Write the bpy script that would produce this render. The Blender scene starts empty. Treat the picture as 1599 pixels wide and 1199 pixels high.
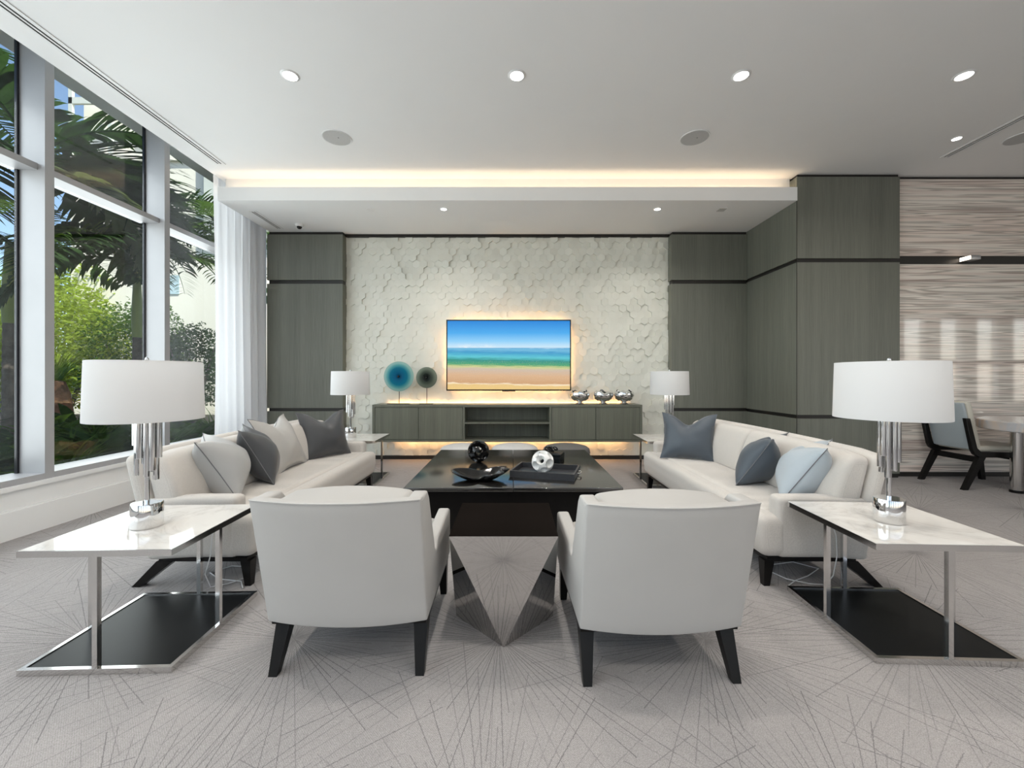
import bpy, bmesh, math, random
from mathutils import Vector, Matrix, Euler, noise
PI = math.pi
random.seed(7)
SC = bpy.context.scene
COL = SC.collection

# ------------------------------------------------------------------ helpers
def lin(r, g, b):
    def f(c):
        c /= 255.0
        return c / 12.92 if c <= 0.04045 else ((c + 0.055) / 1.055) ** 2.4
    return (f(r), f(g), f(b), 1.0)

class MB:
    def __init__(s):
        s.v = []; s.f = []
    def add(s, vs, fs):
        o = len(s.v)
        s.v += [tuple(v) for v in vs]
        s.f += [tuple(i + o for i in f) for f in fs]
        return s
    def box(s, x0, x1, y0, y1, z0, z1, f=None):
        vs = [(x, y, z) for x in (x0, x1) for y in (y0, y1) for z in (z0, z1)]
        if f: vs = [f(*v) for v in vs]
        return s.add(vs, [(0, 1, 3, 2), (4, 6, 7, 5), (0, 4, 5, 1), (2, 3, 7, 6), (0, 2, 6, 4), (1, 5, 7, 3)])
    def rbox(s, x0, x1, y0, y1, z0, z1, r, n=6, k=3, f=None):
        """box with rounded edges on a dense grid; f deforms each point"""
        c = Vector(((x0 + x1) / 2, (y0 + y1) / 2, (z0 + z1) / 2))
        h = ((x1 - x0) / 2, (y1 - y0) / 2, (z1 - z0) / 2)
        ax = []
        for a in h:
            rr = min(r, a * 0.999)
            l = [-a + rr * (1 - math.cos(PI / 2 * i / k)) * 1.0 for i in range(k)]
            l += [-(a - rr) + 2 * (a - rr) * i / n for i in range(n + 1)]
            l += [-q for q in l[:k]][::-1]
            ax.append(l)
        idx = {}; vs = []; fs = []
        def vert(p):
            key = tuple(round(q, 6) for q in p)
            if key in idx: return idx[key]
            q = Vector([max(-(h[i] - min(r, h[i] * .999)), min(h[i] - min(r, h[i] * .999), p[i])) for i in range(3)])
            d = Vector(p) - q
            if d.length > 1e-9:
                d.normalize()
                P = q + d * r if r <= min(h) * .999 else Vector([q[i] + d[i] * min(r, h[i] * .999) for i in range(3)])
            else:
                P = q
            P = P + c
            if f: P = f(*P)
            idx[key] = len(vs); vs.append(tuple(P))
            return idx[key]
        for a in range(3):
            b, d = (a + 1) % 3, (a + 2) % 3
            for sgn in (-1, 1):
                B, D = ax[b], ax[d]
                for i in range(len(B) - 1):
                    for j in range(len(D) - 1):
                        q = []
                        for (bb, dd) in ((B[i], D[j]), (B[i + 1], D[j]), (B[i + 1], D[j + 1]), (B[i], D[j + 1])):
                            p = [0, 0, 0]; p[a] = sgn * h[a]; p[b] = bb; p[d] = dd
                            q.append(vert(p))
                        if sgn < 0: q.reverse()
                        if len(set(q)) >= 3:
                            fs.append(tuple(dict.fromkeys(q)))
        return s.add(vs, fs)
    def cyl(s, p0, p1, r0, r1=None, n=16, caps=True):
        if r1 is None: r1 = r0
        p0 = Vector(p0); p1 = Vector(p1); d = (p1 - p0).normalized()
        a = d.orthogonal().normalized(); b = d.cross(a)
        vs = []
        for p, r in ((p0, r0), (p1, r1)):
            for i in range(n):
                t = 2 * PI * i / n
                vs.append(p + (a * math.cos(t) + b * math.sin(t)) * r)
        fs = [(i, (i + 1) % n, n + (i + 1) % n, n + i) for i in range(n)]
        if caps: fs += [tuple(range(n))[::-1], tuple(range(n, 2 * n))]
        return s.add(vs, fs)
    def lathe(s, prof, n=32, c=(0, 0, 0), f=None):
        vs = []; fs = []; rows = []
        for (r, z) in prof:
            if r < 1e-6:
                rows.append([len(vs)] * n); vs.append((0, 0, z))
            else:
                rows.append(list(range(len(vs), len(vs) + n)))
                vs += [(r * math.cos(2 * PI * i / n), r * math.sin(2 * PI * i / n), z) for i in range(n)]
        for a, b in zip(rows, rows[1:]):
            for i in range(n):
                q = tuple(dict.fromkeys((a[i], a[(i + 1) % n], b[(i + 1) % n], b[i])))
                if len(q) >= 3: fs.append(q)
        if f: vs = [f(*v) for v in vs]
        return s.add([(v[0] + c[0], v[1] + c[1], v[2] + c[2]) for v in vs], fs)
    def tube(s, pts, r, n=8, closed=False):
        pts = [Vector(p) for p in pts]; m = len(pts); vs = []; fs = []
        rad = r if callable(r) else (lambda t: r)
        up = None
        for i, p in enumerate(pts):
            if closed: d = pts[(i + 1) % m] - pts[i - 1]
            else: d = pts[min(i + 1, m - 1)] - pts[max(i - 1, 0)]
            d.normalize()
            if up is None: up = d.orthogonal().normalized()
            up = (up - d * up.dot(d)); up = up.normalized() if up.length > 1e-6 else d.orthogonal().normalized()
            b = d.cross(up); R = rad(i / max(1, m - 1))
            vs += [p + (up * math.cos(2 * PI * j / n) + b * math.sin(2 * PI * j / n)) * R for j in range(n)]
        for i in range(m if closed else m - 1):
            a = i * n; c = ((i + 1) % m) * n
            fs += [(a + j, a + (j + 1) % n, c + (j + 1) % n, c + j) for j in range(n)]
        if not closed: fs += [tuple(range(n))[::-1], tuple(range((m - 1) * n, m * n))]
        return s.add(vs, fs)
    def bar(s, p0, p1, w0, d0, w1=None, d1=None, side=(1, 0, 0)):
        """tapered square bar; w along 'side', d across it"""
        w1 = w0 if w1 is None else w1; d1 = d0 if d1 is None else d1
        p0 = Vector(p0); p1 = Vector(p1); S = Vector(side); T = Vector((0, 1, 0)) if abs(side[1]) < .5 else Vector((1, 0, 0))
        vs = []
        for p, w, d in ((p0, w0, d0), (p1, w1, d1)):
            vs += [p + S * (a * w / 2) + T * (b * d / 2) for a, b in ((-1, -1), (1, -1), (1, 1), (-1, 1))]
        return s.add(vs, [(0, 1, 2, 3), (7, 6, 5, 4), (0, 4, 5, 1), (1, 5, 6, 2), (2, 6, 7, 3), (3, 7, 4, 0)])
    def poly_x(s, poly, x0, x1, bevel=0.0, seg=3):
        """extrude a (y,z) polygon along x with bevelled edges"""
        bm = bmesh.new()
        a = [bm.verts.new((x0, y, z)) for y, z in poly]; b = [bm.verts.new((x1, y, z)) for y, z in poly]
        bm.faces.new(a); bm.faces.new(b[::-1]); n = len(poly)
        for i in range(n): bm.faces.new((a[i], b[i], b[(i + 1) % n], a[(i + 1) % n]))
        bmesh.ops.recalc_face_normals(bm, faces=bm.faces)
        if bevel: bmesh.ops.bevel(bm, geom=list(bm.edges), offset=bevel, segments=seg, profile=.5, affect='EDGES')
        bm.verts.index_update()
        s.add([v.co[:] for v in bm.verts], [tuple(v.index for v in f.verts) for f in bm.faces]); bm.free()
        return s
    def xf(s, M):
        s.v = [tuple(M @ Vector(v)) for v in s.v]; return s
    def build(s, name, m, parent=None, smooth=True, ang=40, loc=(0, 0, 0), fix=True):
        me = bpy.data.meshes.new(name); me.from_pydata(s.v, [], s.f); me.update()
        if fix:
            bm = bmesh.new(); bm.from_mesh(me); bmesh.ops.recalc_face_normals(bm, faces=bm.faces); bm.to_mesh(me); bm.free()
        if smooth:
            me.shade_smooth(); me.set_sharp_from_angle(angle=math.radians(ang))
        if m: me.materials.append(m)
        o = bpy.data.objects.new(name, me); COL.objects.link(o); o.location = loc
        if parent: o.parent = parent
        return o

def tag(o, label, cat, group=None, kind=None):
    o['label'] = label; o['category'] = cat
    if group: o['group'] = group
    if kind: o['kind'] = kind
    return o
def thing(name, label, cat, loc=(0, 0, 0), rz=0.0, group=None):
    o = bpy.data.objects.new(name, None); COL.objects.link(o); o.empty_display_size = .1
    o.location = loc; o.rotation_euler = (0, 0, rz)
    return tag(o, label, cat, group)
def struct(o):
    o['kind'] = 'structure'; return o
def sempty(name):
    o = bpy.data.objects.new(name, None); COL.objects.link(o); return struct(o)
def dup(root, loc, rz, label, keep_rot=False):
    def cp(o, par):
        c = o.copy(); COL.objects.link(c)
        if par:
            c.parent = par
        for ch in o.children: cp(ch, c)
        return c
    r = cp(root, None); r.location = loc
    if not keep_rot: r.rotation_euler = (0, 0, rz)
    r['label'] = label
    return r

# ------------------------------------------------------------------ materials
class NT:
    def __init__(s, m):
        m.use_nodes = True; s.nt = m.node_tree; s.n = s.nt.nodes; s.l = s.nt.links
        s.b = s.n.get('Principled BSDF'); s.out = s.n.get('Material Output')
    def new(s, t, **kw):
        n = s.n.new(t)
        for k, v in kw.items():
            if k.startswith('i_'):
                key = k[2:]
                n.inputs[int(key) if key.isdigit() else key].default_value = v
            else: setattr(n, k, v)
        return n
    def link(s, a, b): s.l.new(a, b)
    def math(s, op, a, b=None, c=None):
        n = s.n.new('ShaderNodeMath'); n.operation = op
        for i, q in enumerate((a, b, c)):
            if q is None: continue
            if isinstance(q, (int, float)): n.inputs[i].default_value = q
            else: s.l.new(q, n.inputs[i])
        return n.outputs[0]
    def coord(s, kind='Object', scale=(1, 1, 1)):
        t = s.n.new('ShaderNodeTexCoord'); mp = s.n.new('ShaderNodeMapping'); mp.inputs['Scale'].default_value = scale
        s.l.new(t.outputs[kind], mp.inputs[0]); return mp.outputs[0]
    def noise(s, vec, scale, detail=4, rough=.5, dist=0):
        n = s.n.new('ShaderNodeTexNoise'); n.inputs['Scale'].default_value = scale; n.inputs['Detail'].default_value = detail
        n.inputs['Roughness'].default_value = rough; n.inputs['Distortion'].default_value = dist
        s.l.new(vec, n.inputs['Vector']); return n.outputs[0]
    def ramp(s, fac, stops, interp='LINEAR'):
        n = s.n.new('ShaderNodeValToRGB'); n.color_ramp.interpolation = interp
        e = n.color_ramp.elements
        while len(e) < len(stops): e.new(.5)
        for q, (p, c) in zip(e, stops): q.position = p; q.color = c
        s.l.new(fac, n.inputs[0]); return n.outputs[0]
    def mix(s, fac, a, b, mode='MIX'):
        n = s.n.new('ShaderNodeMix'); n.data_type = 'RGBA'; n.blend_type = mode
        for i, q in ((0, fac), (6, a), (7, b)):
            if isinstance(q, (int, float, tuple)): n.inputs[i].default_value = q
            else: s.l.new(q, n.inputs[i])
        return n.outputs[2]
    def bump(s, h, strength, dist=.01):
        n = s.n.new('ShaderNodeBump'); n.inputs['Strength'].default_value = strength; n.inputs['Distance'].default_value = dist
        s.l.new(h, n.inputs['Height']); s.l.new(n.outputs[0], s.b.inputs['Normal'])

def pm(name, col, rough=.5, metal=0.0, spec=.5, var=None, bump=None, scale=(1, 1, 1), sheen=0):
    """principled material; var=(noise scale, amount) colour mottling, bump=(scale,strength,dist)"""
    m = bpy.data.materials.new(name); t = NT(m); b = t.b
    b.inputs['Base Color'].default_value = col; b.inputs['Roughness'].default_value = rough
    b.inputs['Metallic'].default_value = metal; b.inputs['Specular IOR Level'].default_value = spec
    if sheen: b.inputs['Sheen Weight'].default_value = sheen
    if var or bump: v = t.coord('Object', scale)
    if var:
        n = t.noise(v, var[0], 5)
        lo = tuple(c * (1 - var[1]) for c in col[:3]) + (1,); hi = tuple(min(1, c * (1 + var[1])) for c in col[:3]) + (1,)
        t.link(t.ramp(n, [(.3, lo), (.7, hi)]), b.inputs['Base Color'])
    if bump:
        t.bump(t.noise(v, bump[0], 3), bump[1], bump[2])
    return m
def emit(name, col, strength):
    m = bpy.data.materials.new(name); t = NT(m)
    t.b.inputs['Base Color'].default_value = (0.8, .8, .8, 1)
    t.b.inputs['Emission Color'].default_value = col; t.b.inputs['Emission Strength'].default_value = strength
    return m

M = {}
M['ceiling'] = pm('ceiling_paint', (.86, .86, .855, 1), .9, spec=.2, var=(1.5, .01))
M['white'] = pm('white_paint', (.82, .82, .815, 1), .55, var=(2, .01))
M['alu'] = pm('window_aluminium', (.40, .40, .41, 1), .42, metal=.15, var=(3, .03))
M['gasket'] = pm('black_gasket', (.006, .006, .01, 1), .5, var=(3, .1))
M['black_reveal'] = pm('dark_bronze_reveal', (.022, .020, .018, 1), .4, metal=.3, var=(4, .1))
M['black_wood'] = pm('ebonised_wood', (.007, .0062, .0058, 1), .33, spec=.18, var=(8, .25), scale=(1, 1, .2))
M['chrome'] = pm('polished_chrome', (.80, .80, .80, 1), .045, metal=1, var=(3, .01))
M['chrome_dim'] = pm('polished_nickel', (.70, .69, .68, 1), .12, metal=1, var=(3, .02))
M['prism_top'] = pm('matt_black_top', (.010, .008, .007, 1), .30, spec=.0, var=(2, .2))
M['smoke_steel'] = pm('smoked_mirror_steel', (.56, .545, .53, 1), .035, metal=1, var=(2, .02), bump=(3.5, .008, .02))
M['black_glass'] = pm('black_glass', (.006, .005, .0045, 1), .09, spec=.45, var=(2, .1))
M['black_plate'] = pm('black_lacquer_plate', (.006, .007, .0078, 1), .34, spec=.14, var=(5, .1))
M['leather'] = pm('off_white_leather', (.45, .437, .42, 1), .48, spec=.35, var=(4, .02), bump=(220, .05, .002))
M['pillow_light'] = pm('light_grey_satin', (.41, .41, .405, 1), .42, spec=.4, var=(5, .03), bump=(6, .12, .03), sheen=.2)
M['pillow_beige'] = pm('pale_greige_satin', (.41, .395, .375, 1), .42, spec=.4, var=(5, .03), bump=(6, .12, .03), sheen=.2)
M['pillow_light_daylit'] = pm('light_grey_satin_daylit', (.40, .45, .49, 1), .42, spec=.4, var=(5, .03), bump=(6, .12, .03), sheen=.2)  # light grey satin with bluish window daylight mixed into its colour
M['pillow_dark'] = pm('charcoal_satin', (.060, .062, .067, 1), .42, spec=.4, var=(5, .06), bump=(6, .12, .03), sheen=.15)
M['pillow_slate'] = pm('slate_satin_daylit', (.065, .080, .098, 1), .42, spec=.4, var=(5, .06), bump=(6, .12, .03), sheen=.15)  # dark slate grey, bluish window light worked into the tone
M['seam'] = pm('grey_piping', (.16, .16, .17, 1), .6, var=(20, .1))
M['ottoman_pale'] = pm('pale_grey_upholstery', (.52, .51, .50, 1), .6, var=(30, .04), bump=(250, .1, .002))
M['ottoman_dark'] = pm('taupe_grey_upholstery', (.11, .108, .105, 1), .6, var=(30, .05), bump=(250, .1, .002))
M['ball_black'] = pm('gloss_black_ceramic', (.006, .006, .006, 1), .12, var=(6, .1))
M['ball_white'] = pm('white_ceramic', (.80, .80, .78, 1), .35, var=(8, .02))
M['tray'] = pm('charcoal_shagreen', (.035, .036, .040, 1), .38, var=(60, .12), bump=(120, .1, .003))
M['grille'] = pm('grey_speaker_grille', (.50, .50, .495, 1), .75, var=(300, .1))
M['slot'] = pm('black_slot', (.004, .004, .004, 1), .7, var=(4, .1))
M['cord'] = pm('white_cord', (.72, .72, .72, 1), .4, var=(4, .02))
M['blue_vinyl'] = pm('pale_blue_grey_vinyl', (.33, .365, .385, 1), .4, var=(4, .03))
M['cream_vinyl'] = pm('cream_vinyl', (.52, .49, .42, 1), .4, var=(4, .03))
M['trim_steel'] = pm('brushed_sconce_metal', (.42, .42, .43, 1), .35, metal=.8, var=(5, .05))
M['led'] = emit('warm_led_strip', (1.0, .55, .25, 1), 24)
M['led_cove'] = emit('warm_cove_strip', (1.0, .74, .48, 1), 6)
M['led_white'] = emit('downlight_lens', (1, .97, .92, 1), 9)
M['led_sconce'] = emit('sconce_lens', (1, .84, .68, 1), 3.5)

def fabric(name, col, s=420):
    m = bpy.data.materials.new(name); t = NT(m); b = t.b
    v = t.coord('Object')
    w = t.new('ShaderNodeTexWave', i_Scale=s * .35, i_Distortion=4.0); w.bands_direction = 'X'; t.link(v, w.inputs[0])
    w2 = t.new('ShaderNodeTexWave', i_Scale=s * .35, i_Distortion=4.0); w2.bands_direction = 'Z'; t.link(v, w2.inputs[0])
    n = t.noise(v, 90, 4)
    h = t.math('ADD', t.math('ADD', w.outputs[1], w2.outputs[1]), n)
    lo = tuple(c * .86 for c in col[:3]) + (1,); hi = tuple(min(1, c * 1.06) for c in col[:3]) + (1,)
    t.link(t.ramp(t.math('DIVIDE', h, 3.0), [(.25, lo), (.7, hi)]), b.inputs['Base Color'])
    b.inputs['Roughness'].default_value = .85; b.inputs['Specular IOR Level'].default_value = .2; b.inputs['Sheen Weight'].default_value = .25
    t.bump(h, .18, .002); return m
M['sofa'] = fabric('cream_woven_fabric', (.57, .535, .495, 1))

def wood(name, col):
    m = bpy.data.materials.new(name); t = NT(m); b = t.b
    v = t.coord('Object', (1, 1, .012))
    n1 = t.noise(v, 190, 3, .6); n2 = t.noise(v, 9, 3, .6)
    g = t.math('ADD', t.math('MULTIPLY', n1, .6), t.math('MULTIPLY', n2, .4))
    lo = tuple(c * .72 for c in col[:3]) + (1,); hi = tuple(c * 1.25 for c in col[:3]) + (1,)
    t.link(t.ramp(g, [(.32, lo), (.68, hi)]), b.inputs['Base Color'])
    b.inputs['Roughness'].default_value = .42; b.inputs['Specular IOR Level'].default_value = .4
    t.bump(n1, .06, .002); return m
M['wood'] = wood('grey_green_veneer', (.155, .161, .134, 1))
M['console_wood'] = wood('console_veneer', (.130, .134, .104, 1))

def plaster():
    m = bpy.data.materials.new('cream_hex_tile'); t = NT(m); b = t.b
    v = t.coord('Object'); n = t.noise(v, 3, 4)
    t.link(t.ramp(n, [(.3, (.70, .70, .63, 1)), (.7, (.76, .76, .69, 1))]), b.inputs['Base Color'])
    b.inputs['Roughness'].default_value = .5; b.inputs['Specular IOR Level'].default_value = .35
    t.bump(t.noise(v, 60, 3), .06, .003); return m
M['hex'] = plaster()

def stone():
    m = bpy.data.materials.new('striped_marble'); t = NT(m); b = t.b
    v = t.coord('Object', (.16, 1, 5.5)); n = t.noise(v, 2.0, 5, .55, .35)
    v2 = t.coord('Object', (.15, 1, 6.5)); n2 = t.noise(v2, 2.2, 3, .5, .45)
    base = t.ramp(n, [(.22, lin(190, 172, 164)), (.40, lin(226, 212, 203)), (.50, lin(238, 231, 222)), (.62, lin(240, 226, 216)), (.8, lin(228, 208, 198))])
    veins = t.ramp(n2, [(.36, (1, 1, 1, 1)), (.395, (0, 0, 0, 1)), (.43, (1, 1, 1, 1)), (.475, (1, 1, 1, 1)), (.50, (0, 0, 0, 1)), (.53, (1, 1, 1, 1)), (.575, (1, 1, 1, 1)), (.60, (.2, .2, .2, 1)), (.63, (1, 1, 1, 1))])
    t.link(t.mix(.80, base, t.mix(1.0, base, t.mix(1.0, veins, (.50, .48, .46, 1), 'LIGHTEN'), 'MULTIPLY')), b.inputs['Base Color'])
    b.inputs['Roughness'].default_value = .035; b.inputs['Specular IOR Level'].default_value = .6
    return m
M['stone'] = stone()
def marble():
    m = bpy.data.materials.new('white_marble'); t = NT(m); b = t.b
    v = t.coord('Object', (1, 1, 1)); n = t.noise(v, 2.2, 6, .6, 1.6)
    t.link(t.ramp(n, [(.40, lin(222, 219, 214)), (.475, lin(214, 210, 205)), (.495, lin(204, 200, 195)), (.515, lin(216, 213, 208)), (.7, lin(226, 224, 220))]), b.inputs['Base Color'])
    b.inputs['Roughness'].default_value = .05; b.inputs['Specular IOR Level'].default_value = .4; return m
M['marble'] = marble()
def table_stone():
    m = bpy.data.materials.new('banded_tan_marble'); t = NT(m); b = t.b
    v = t.coord('Object', (7, 1.2, .6)); n = t.noise(v, 1.5, 5, .6, .8)
    t.link(t.ramp(n, [(.3, lin(150, 128, 112)), (.45, lin(198, 180, 164)), (.55, lin(176, 176, 180)), (.7, lin(206, 190, 176))]), b.inputs['Base Color'])
    b.inputs['Roughness'].default_value = .12; return m
M['table_stone'] = table_stone()
def coffee():
    m = bpy.data.materials.new('black_lacquered_wood'); t = NT(m); b = t.b
    v = t.coord('Object', (1, .06, 1)); n = t.noise(v, 60, 4)
    t.link(t.ramp(n, [(.3, (.006, .0055, .005, 1)), (.7, (.012, .011, .010, 1))]), b.inputs['Base Color'])
    b.inputs['Roughness'].default_value = .17; b.inputs['Specular IOR Level'].default_value = .5; b.inputs['IOR'].default_value = 2.3
    return m
M['coffee'] = coffee()

def translucent(name, col, trans, tr_fac=.4, transp=0.0, noise_s=None, rough=.9):
    m = bpy.data.materials.new(name); t = NT(m)
    t.n.remove(t.b)
    d = t.new('ShaderNodeBsdfDiffuse'); tr = t.new('ShaderNodeBsdfTranslucent'); mx = t.new('ShaderNodeMixShader', i_0=tr_fac)
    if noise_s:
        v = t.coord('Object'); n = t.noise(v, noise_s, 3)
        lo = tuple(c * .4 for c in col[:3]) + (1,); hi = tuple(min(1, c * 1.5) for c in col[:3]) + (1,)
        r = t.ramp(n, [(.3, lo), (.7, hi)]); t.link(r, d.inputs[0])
    else: d.inputs[0].default_value = col
    tr.inputs[0].default_value = trans
    t.link(d.outputs[0], mx.inputs[1]); t.link(tr.outputs[0], mx.inputs[2]); last = mx.outputs[0]
    if transp:
        tp = t.new('ShaderNodeBsdfTransparent'); m2 = t.new('ShaderNodeMixShader', i_0=transp)
        t.link(last, m2.inputs[1]); t.link(tp.outputs[0], m2.inputs[2]); last = m2.outputs[0]
    t.link(last, t.out.inputs[0]); return m
M['sheer'] = translucent('sheer_white_curtain', (.86, .86, .87, 1), (.86, .87, .9, 1), .42, .10)
M['shade'] = translucent('white_drum_fabric', (.78, .775, .77, 1), (.75, .75, .75, 1), .2, noise_s=None)
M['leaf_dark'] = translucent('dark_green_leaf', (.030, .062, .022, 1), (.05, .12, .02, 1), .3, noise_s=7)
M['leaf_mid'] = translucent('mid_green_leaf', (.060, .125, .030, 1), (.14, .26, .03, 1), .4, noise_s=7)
M['leaf_sun'] = translucent('sunlit_yellow_green_leaf', (.24, .33, .05, 1), (.42, .52, .05, 1), .45, noise_s=7)  # sunlit brightness put into the yellow-green leaf colour
M['leaf_pale'] = translucent('pale_palm_leaf', (.11, .15, .075, 1), (.16, .22, .06, 1), .35, noise_s=3)
M['bark'] = pm('ringed_palm_bark', (.13, .105, .085, 1), .9, var=(9, .35), bump=(20, .5, .02))
M['bark_brown'] = pm('rust_brown_boots', (.22, .10, .055, 1), .9, var=(14, .4), bump=(20, .5, .02))
M['crownshaft'] = pm('green_crownshaft', (.22, .27, .05, 1), .4, var=(3, .25), scale=(1, 1, .3))
M['soil'] = pm('dark_mulch', (.035, .030, .022, 1), .95, var=(12, .5), bump=(14, .6, .05))
M['facade'] = pm('cream_render', (.80, .78, .70, 1), .8, var=(.6, .03))
M['facade_grey'] = pm('pale_green_grey_render', (.58, .62, .59, 1), .8, var=(.6, .03))
M['facade_glass'] = pm('balcony_glass', (.45, .60, .66, 1), .08, spec=.8, var=(.4, .1))
M['path'] = pm('pinkish_concrete', (.38, .29, .25, 1), .9, var=(5, .1))
def thin_glass():
    m = bpy.data.materials.new('window_glass'); t = NT(m); t.n.remove(t.b)
    tp = t.new('ShaderNodeBsdfTransparent'); tp.inputs[0].default_value = (.93, .96, .955, 1)
    g = t.new('ShaderNodeBsdfGlossy', i_Roughness=0.01); f = t.new('ShaderNodeFresnel'); ge = t.new('ShaderNodeNewGeometry'); t.link(t.math('ADD', t.math('MULTIPLY', ge.outputs['Backfacing'], 1 / 1.45 - 1.45), 1.45), f.inputs['IOR']); mx = t.new('ShaderNodeMixShader')
    v = t.coord('Object'); n = t.noise(v, .8, 2); bp = t.new('ShaderNodeBump', i_Strength=.01); t.link(n, bp.inputs['Height']); t.link(bp.outputs[0], g.inputs['Normal'])
    t.link(f.outputs[0], mx.inputs[0]); t.link(tp.outputs[0], mx.inputs[1]); t.link(g.outputs[0], mx.inputs[2]); t.link(mx.outputs[0], t.out.inputs[0])
    return m
M['glass'] = thin_glass()

def carpet():
    g = bpy.data.node_groups.new('burst', 'ShaderNodeTree')
    g.interface.new_socket('P', in_out='INPUT', socket_type='NodeSocketVector')
    g.interface.new_socket('Off', in_out='INPUT', socket_type='NodeSocketVector')
    g.interface.new_socket('Line', in_out='OUTPUT', socket_type='NodeSocketFloat')
    class G(NT):
        def __init__(s): s.nt = g; s.n = g.nodes; s.l = g.links; s.b = None
    t = G(); gi = g.nodes.new('NodeGroupInput'); go = g.nodes.new('NodeGroupOutput')
    fl = t.new('ShaderNodeVectorMath', operation='FLOOR'); t.link(gi.outputs[0], fl.inputs[0])
    cell = t.new('ShaderNodeVectorMath', operation='ADD'); t.link(fl.outputs[0], cell.inputs[0]); t.link(gi.outputs[1], cell.inputs[1])
    d = t.new('ShaderNodeVectorMath', operation='SUBTRACT'); t.link(gi.outputs[0], d.inputs[0]); t.link(cell.outputs[0], d.inputs[1])
    ln = t.new('ShaderNodeVectorMath', operation='LENGTH'); t.link(d.outputs[0], ln.inputs[0]); r = ln.outputs['Value']
    sp = t.new('ShaderNodeSeparateXYZ'); t.link(d.outputs[0], sp.inputs[0])
    sc = t.new('ShaderNodeSeparateXYZ'); t.link(cell.outputs[0], sc.inputs[0])
    N = 84
    ang = t.math('MULTIPLY', t.math('ADD', t.math('DIVIDE', t.math('ARCTAN2', sp.outputs[1], sp.outputs[0]), 2 * PI), .5), N)
    k = t.math('FLOOR', ang); fr = t.math('FRACT', ang)
    cb = t.new('ShaderNodeCombineXYZ'); t.link(sc.outputs[0], cb.inputs[0]); t.link(sc.outputs[1], cb.inputs[1]); t.link(k, cb.inputs[2])
    wn = t.new('ShaderNodeTexWhiteNoise', noise_dimensions='3D'); t.link(cb.outputs[0], wn.inputs['Vector'])
    cs = t.new('ShaderNodeSeparateColor'); t.link(wn.outputs['Color'], cs.inputs[0])
    pos = t.math('ADD', t.math('MULTIPLY', cs.outputs[0], .6), .2)
    dist = t.math('MULTIPLY', t.math('MULTIPLY', t.math('ABSOLUTE', t.math('SUBTRACT', fr, pos)), 2 * PI / N), r)
    line = t.math('LESS_THAN', dist, .0017)
    ln2 = t.math('MULTIPLY', t.math('POWER', cs.outputs[1], 1.4), .62)
    mask = t.math('LESS_THAN', r, t.math('ADD', ln2, .38))
    o = t.math('MULTIPLY', t.math('MULTIPLY', line, mask), t.math('ADD', t.math('MULTIPLY', cs.outputs[2], .6), .4))
    t.link(o, go.inputs[0])
    m = bpy.data.materials.new('starburst_carpet'); t = NT(m); b = t.b
    tc = t.new('ShaderNodeTexCoord')
    mp = t.new('ShaderNodeMapping'); CS = .985
    mp.inputs['Scale'].default_value = (1 / CS, 1 / CS, 0); mp.inputs['Location'].default_value = (.06 / CS, -2.0 / CS, 0)
    t.link(tc.outputs['Object'], mp.inputs[0])
    wob = t.new('ShaderNodeTexNoise', i_Scale=120.0, i_Detail=1.0); t.link(tc.outputs['Object'], wob.inputs['Vector'])
    wv = t.new('ShaderNodeVectorMath', operation='MULTIPLY_ADD'); t.link(wob.outputs['Color'], wv.inputs[0]); wv.inputs[1].default_value = (.006, .006, 0); t.link(mp.outputs[0], wv.inputs[2])
    tot = None
    for ox in (0, 1):
        for oy in (0, 1):
            q = t.new('ShaderNodeGroup'); q.node_tree = g; t.link(wv.outputs[0], q.inputs[0]); q.inputs[1].default_value = (ox, oy, 0)
            tot = q.outputs[0] if tot is None else t.math('MAXIMUM', tot, q.outputs[0])
    v = t.coord('Object'); n1 = t.noise(v, 260, 2, .7); n2 = t.noise(v, 1.3, 2)
    w = t.new('ShaderNodeTexWave', i_Scale=75.0, i_Distortion=9.0, **{'i_Detail Scale': 3.0}); w.bands_direction = 'DIAGONAL'; t.link(v, w.inputs[0])
    pile = t.math('ADD', t.math('MULTIPLY', n1, .6), t.math('MULTIPLY', w.outputs[1], .4))
    base = t.ramp(pile, [(.25, (.280, .263, .257, 1)), (.75, (.448, .424, .416, 1))])
    base = t.mix(1.0, base, t.ramp(n2, [(.3, (.95, .95, .95, 1)), (.7, (1, 1, 1, 1))]), 'MULTIPLY')
    t.link(t.mix(t.math('MULTIPLY', tot, .72), base, (.13, .125, .128, 1)), b.inputs['Base Color'])
    b.inputs['Roughness'].default_value = .95; b.inputs['Specular IOR Level'].default_value = .12
    t.bump(pile, .35, .004); return m
M['carpet'] = carpet()

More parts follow.
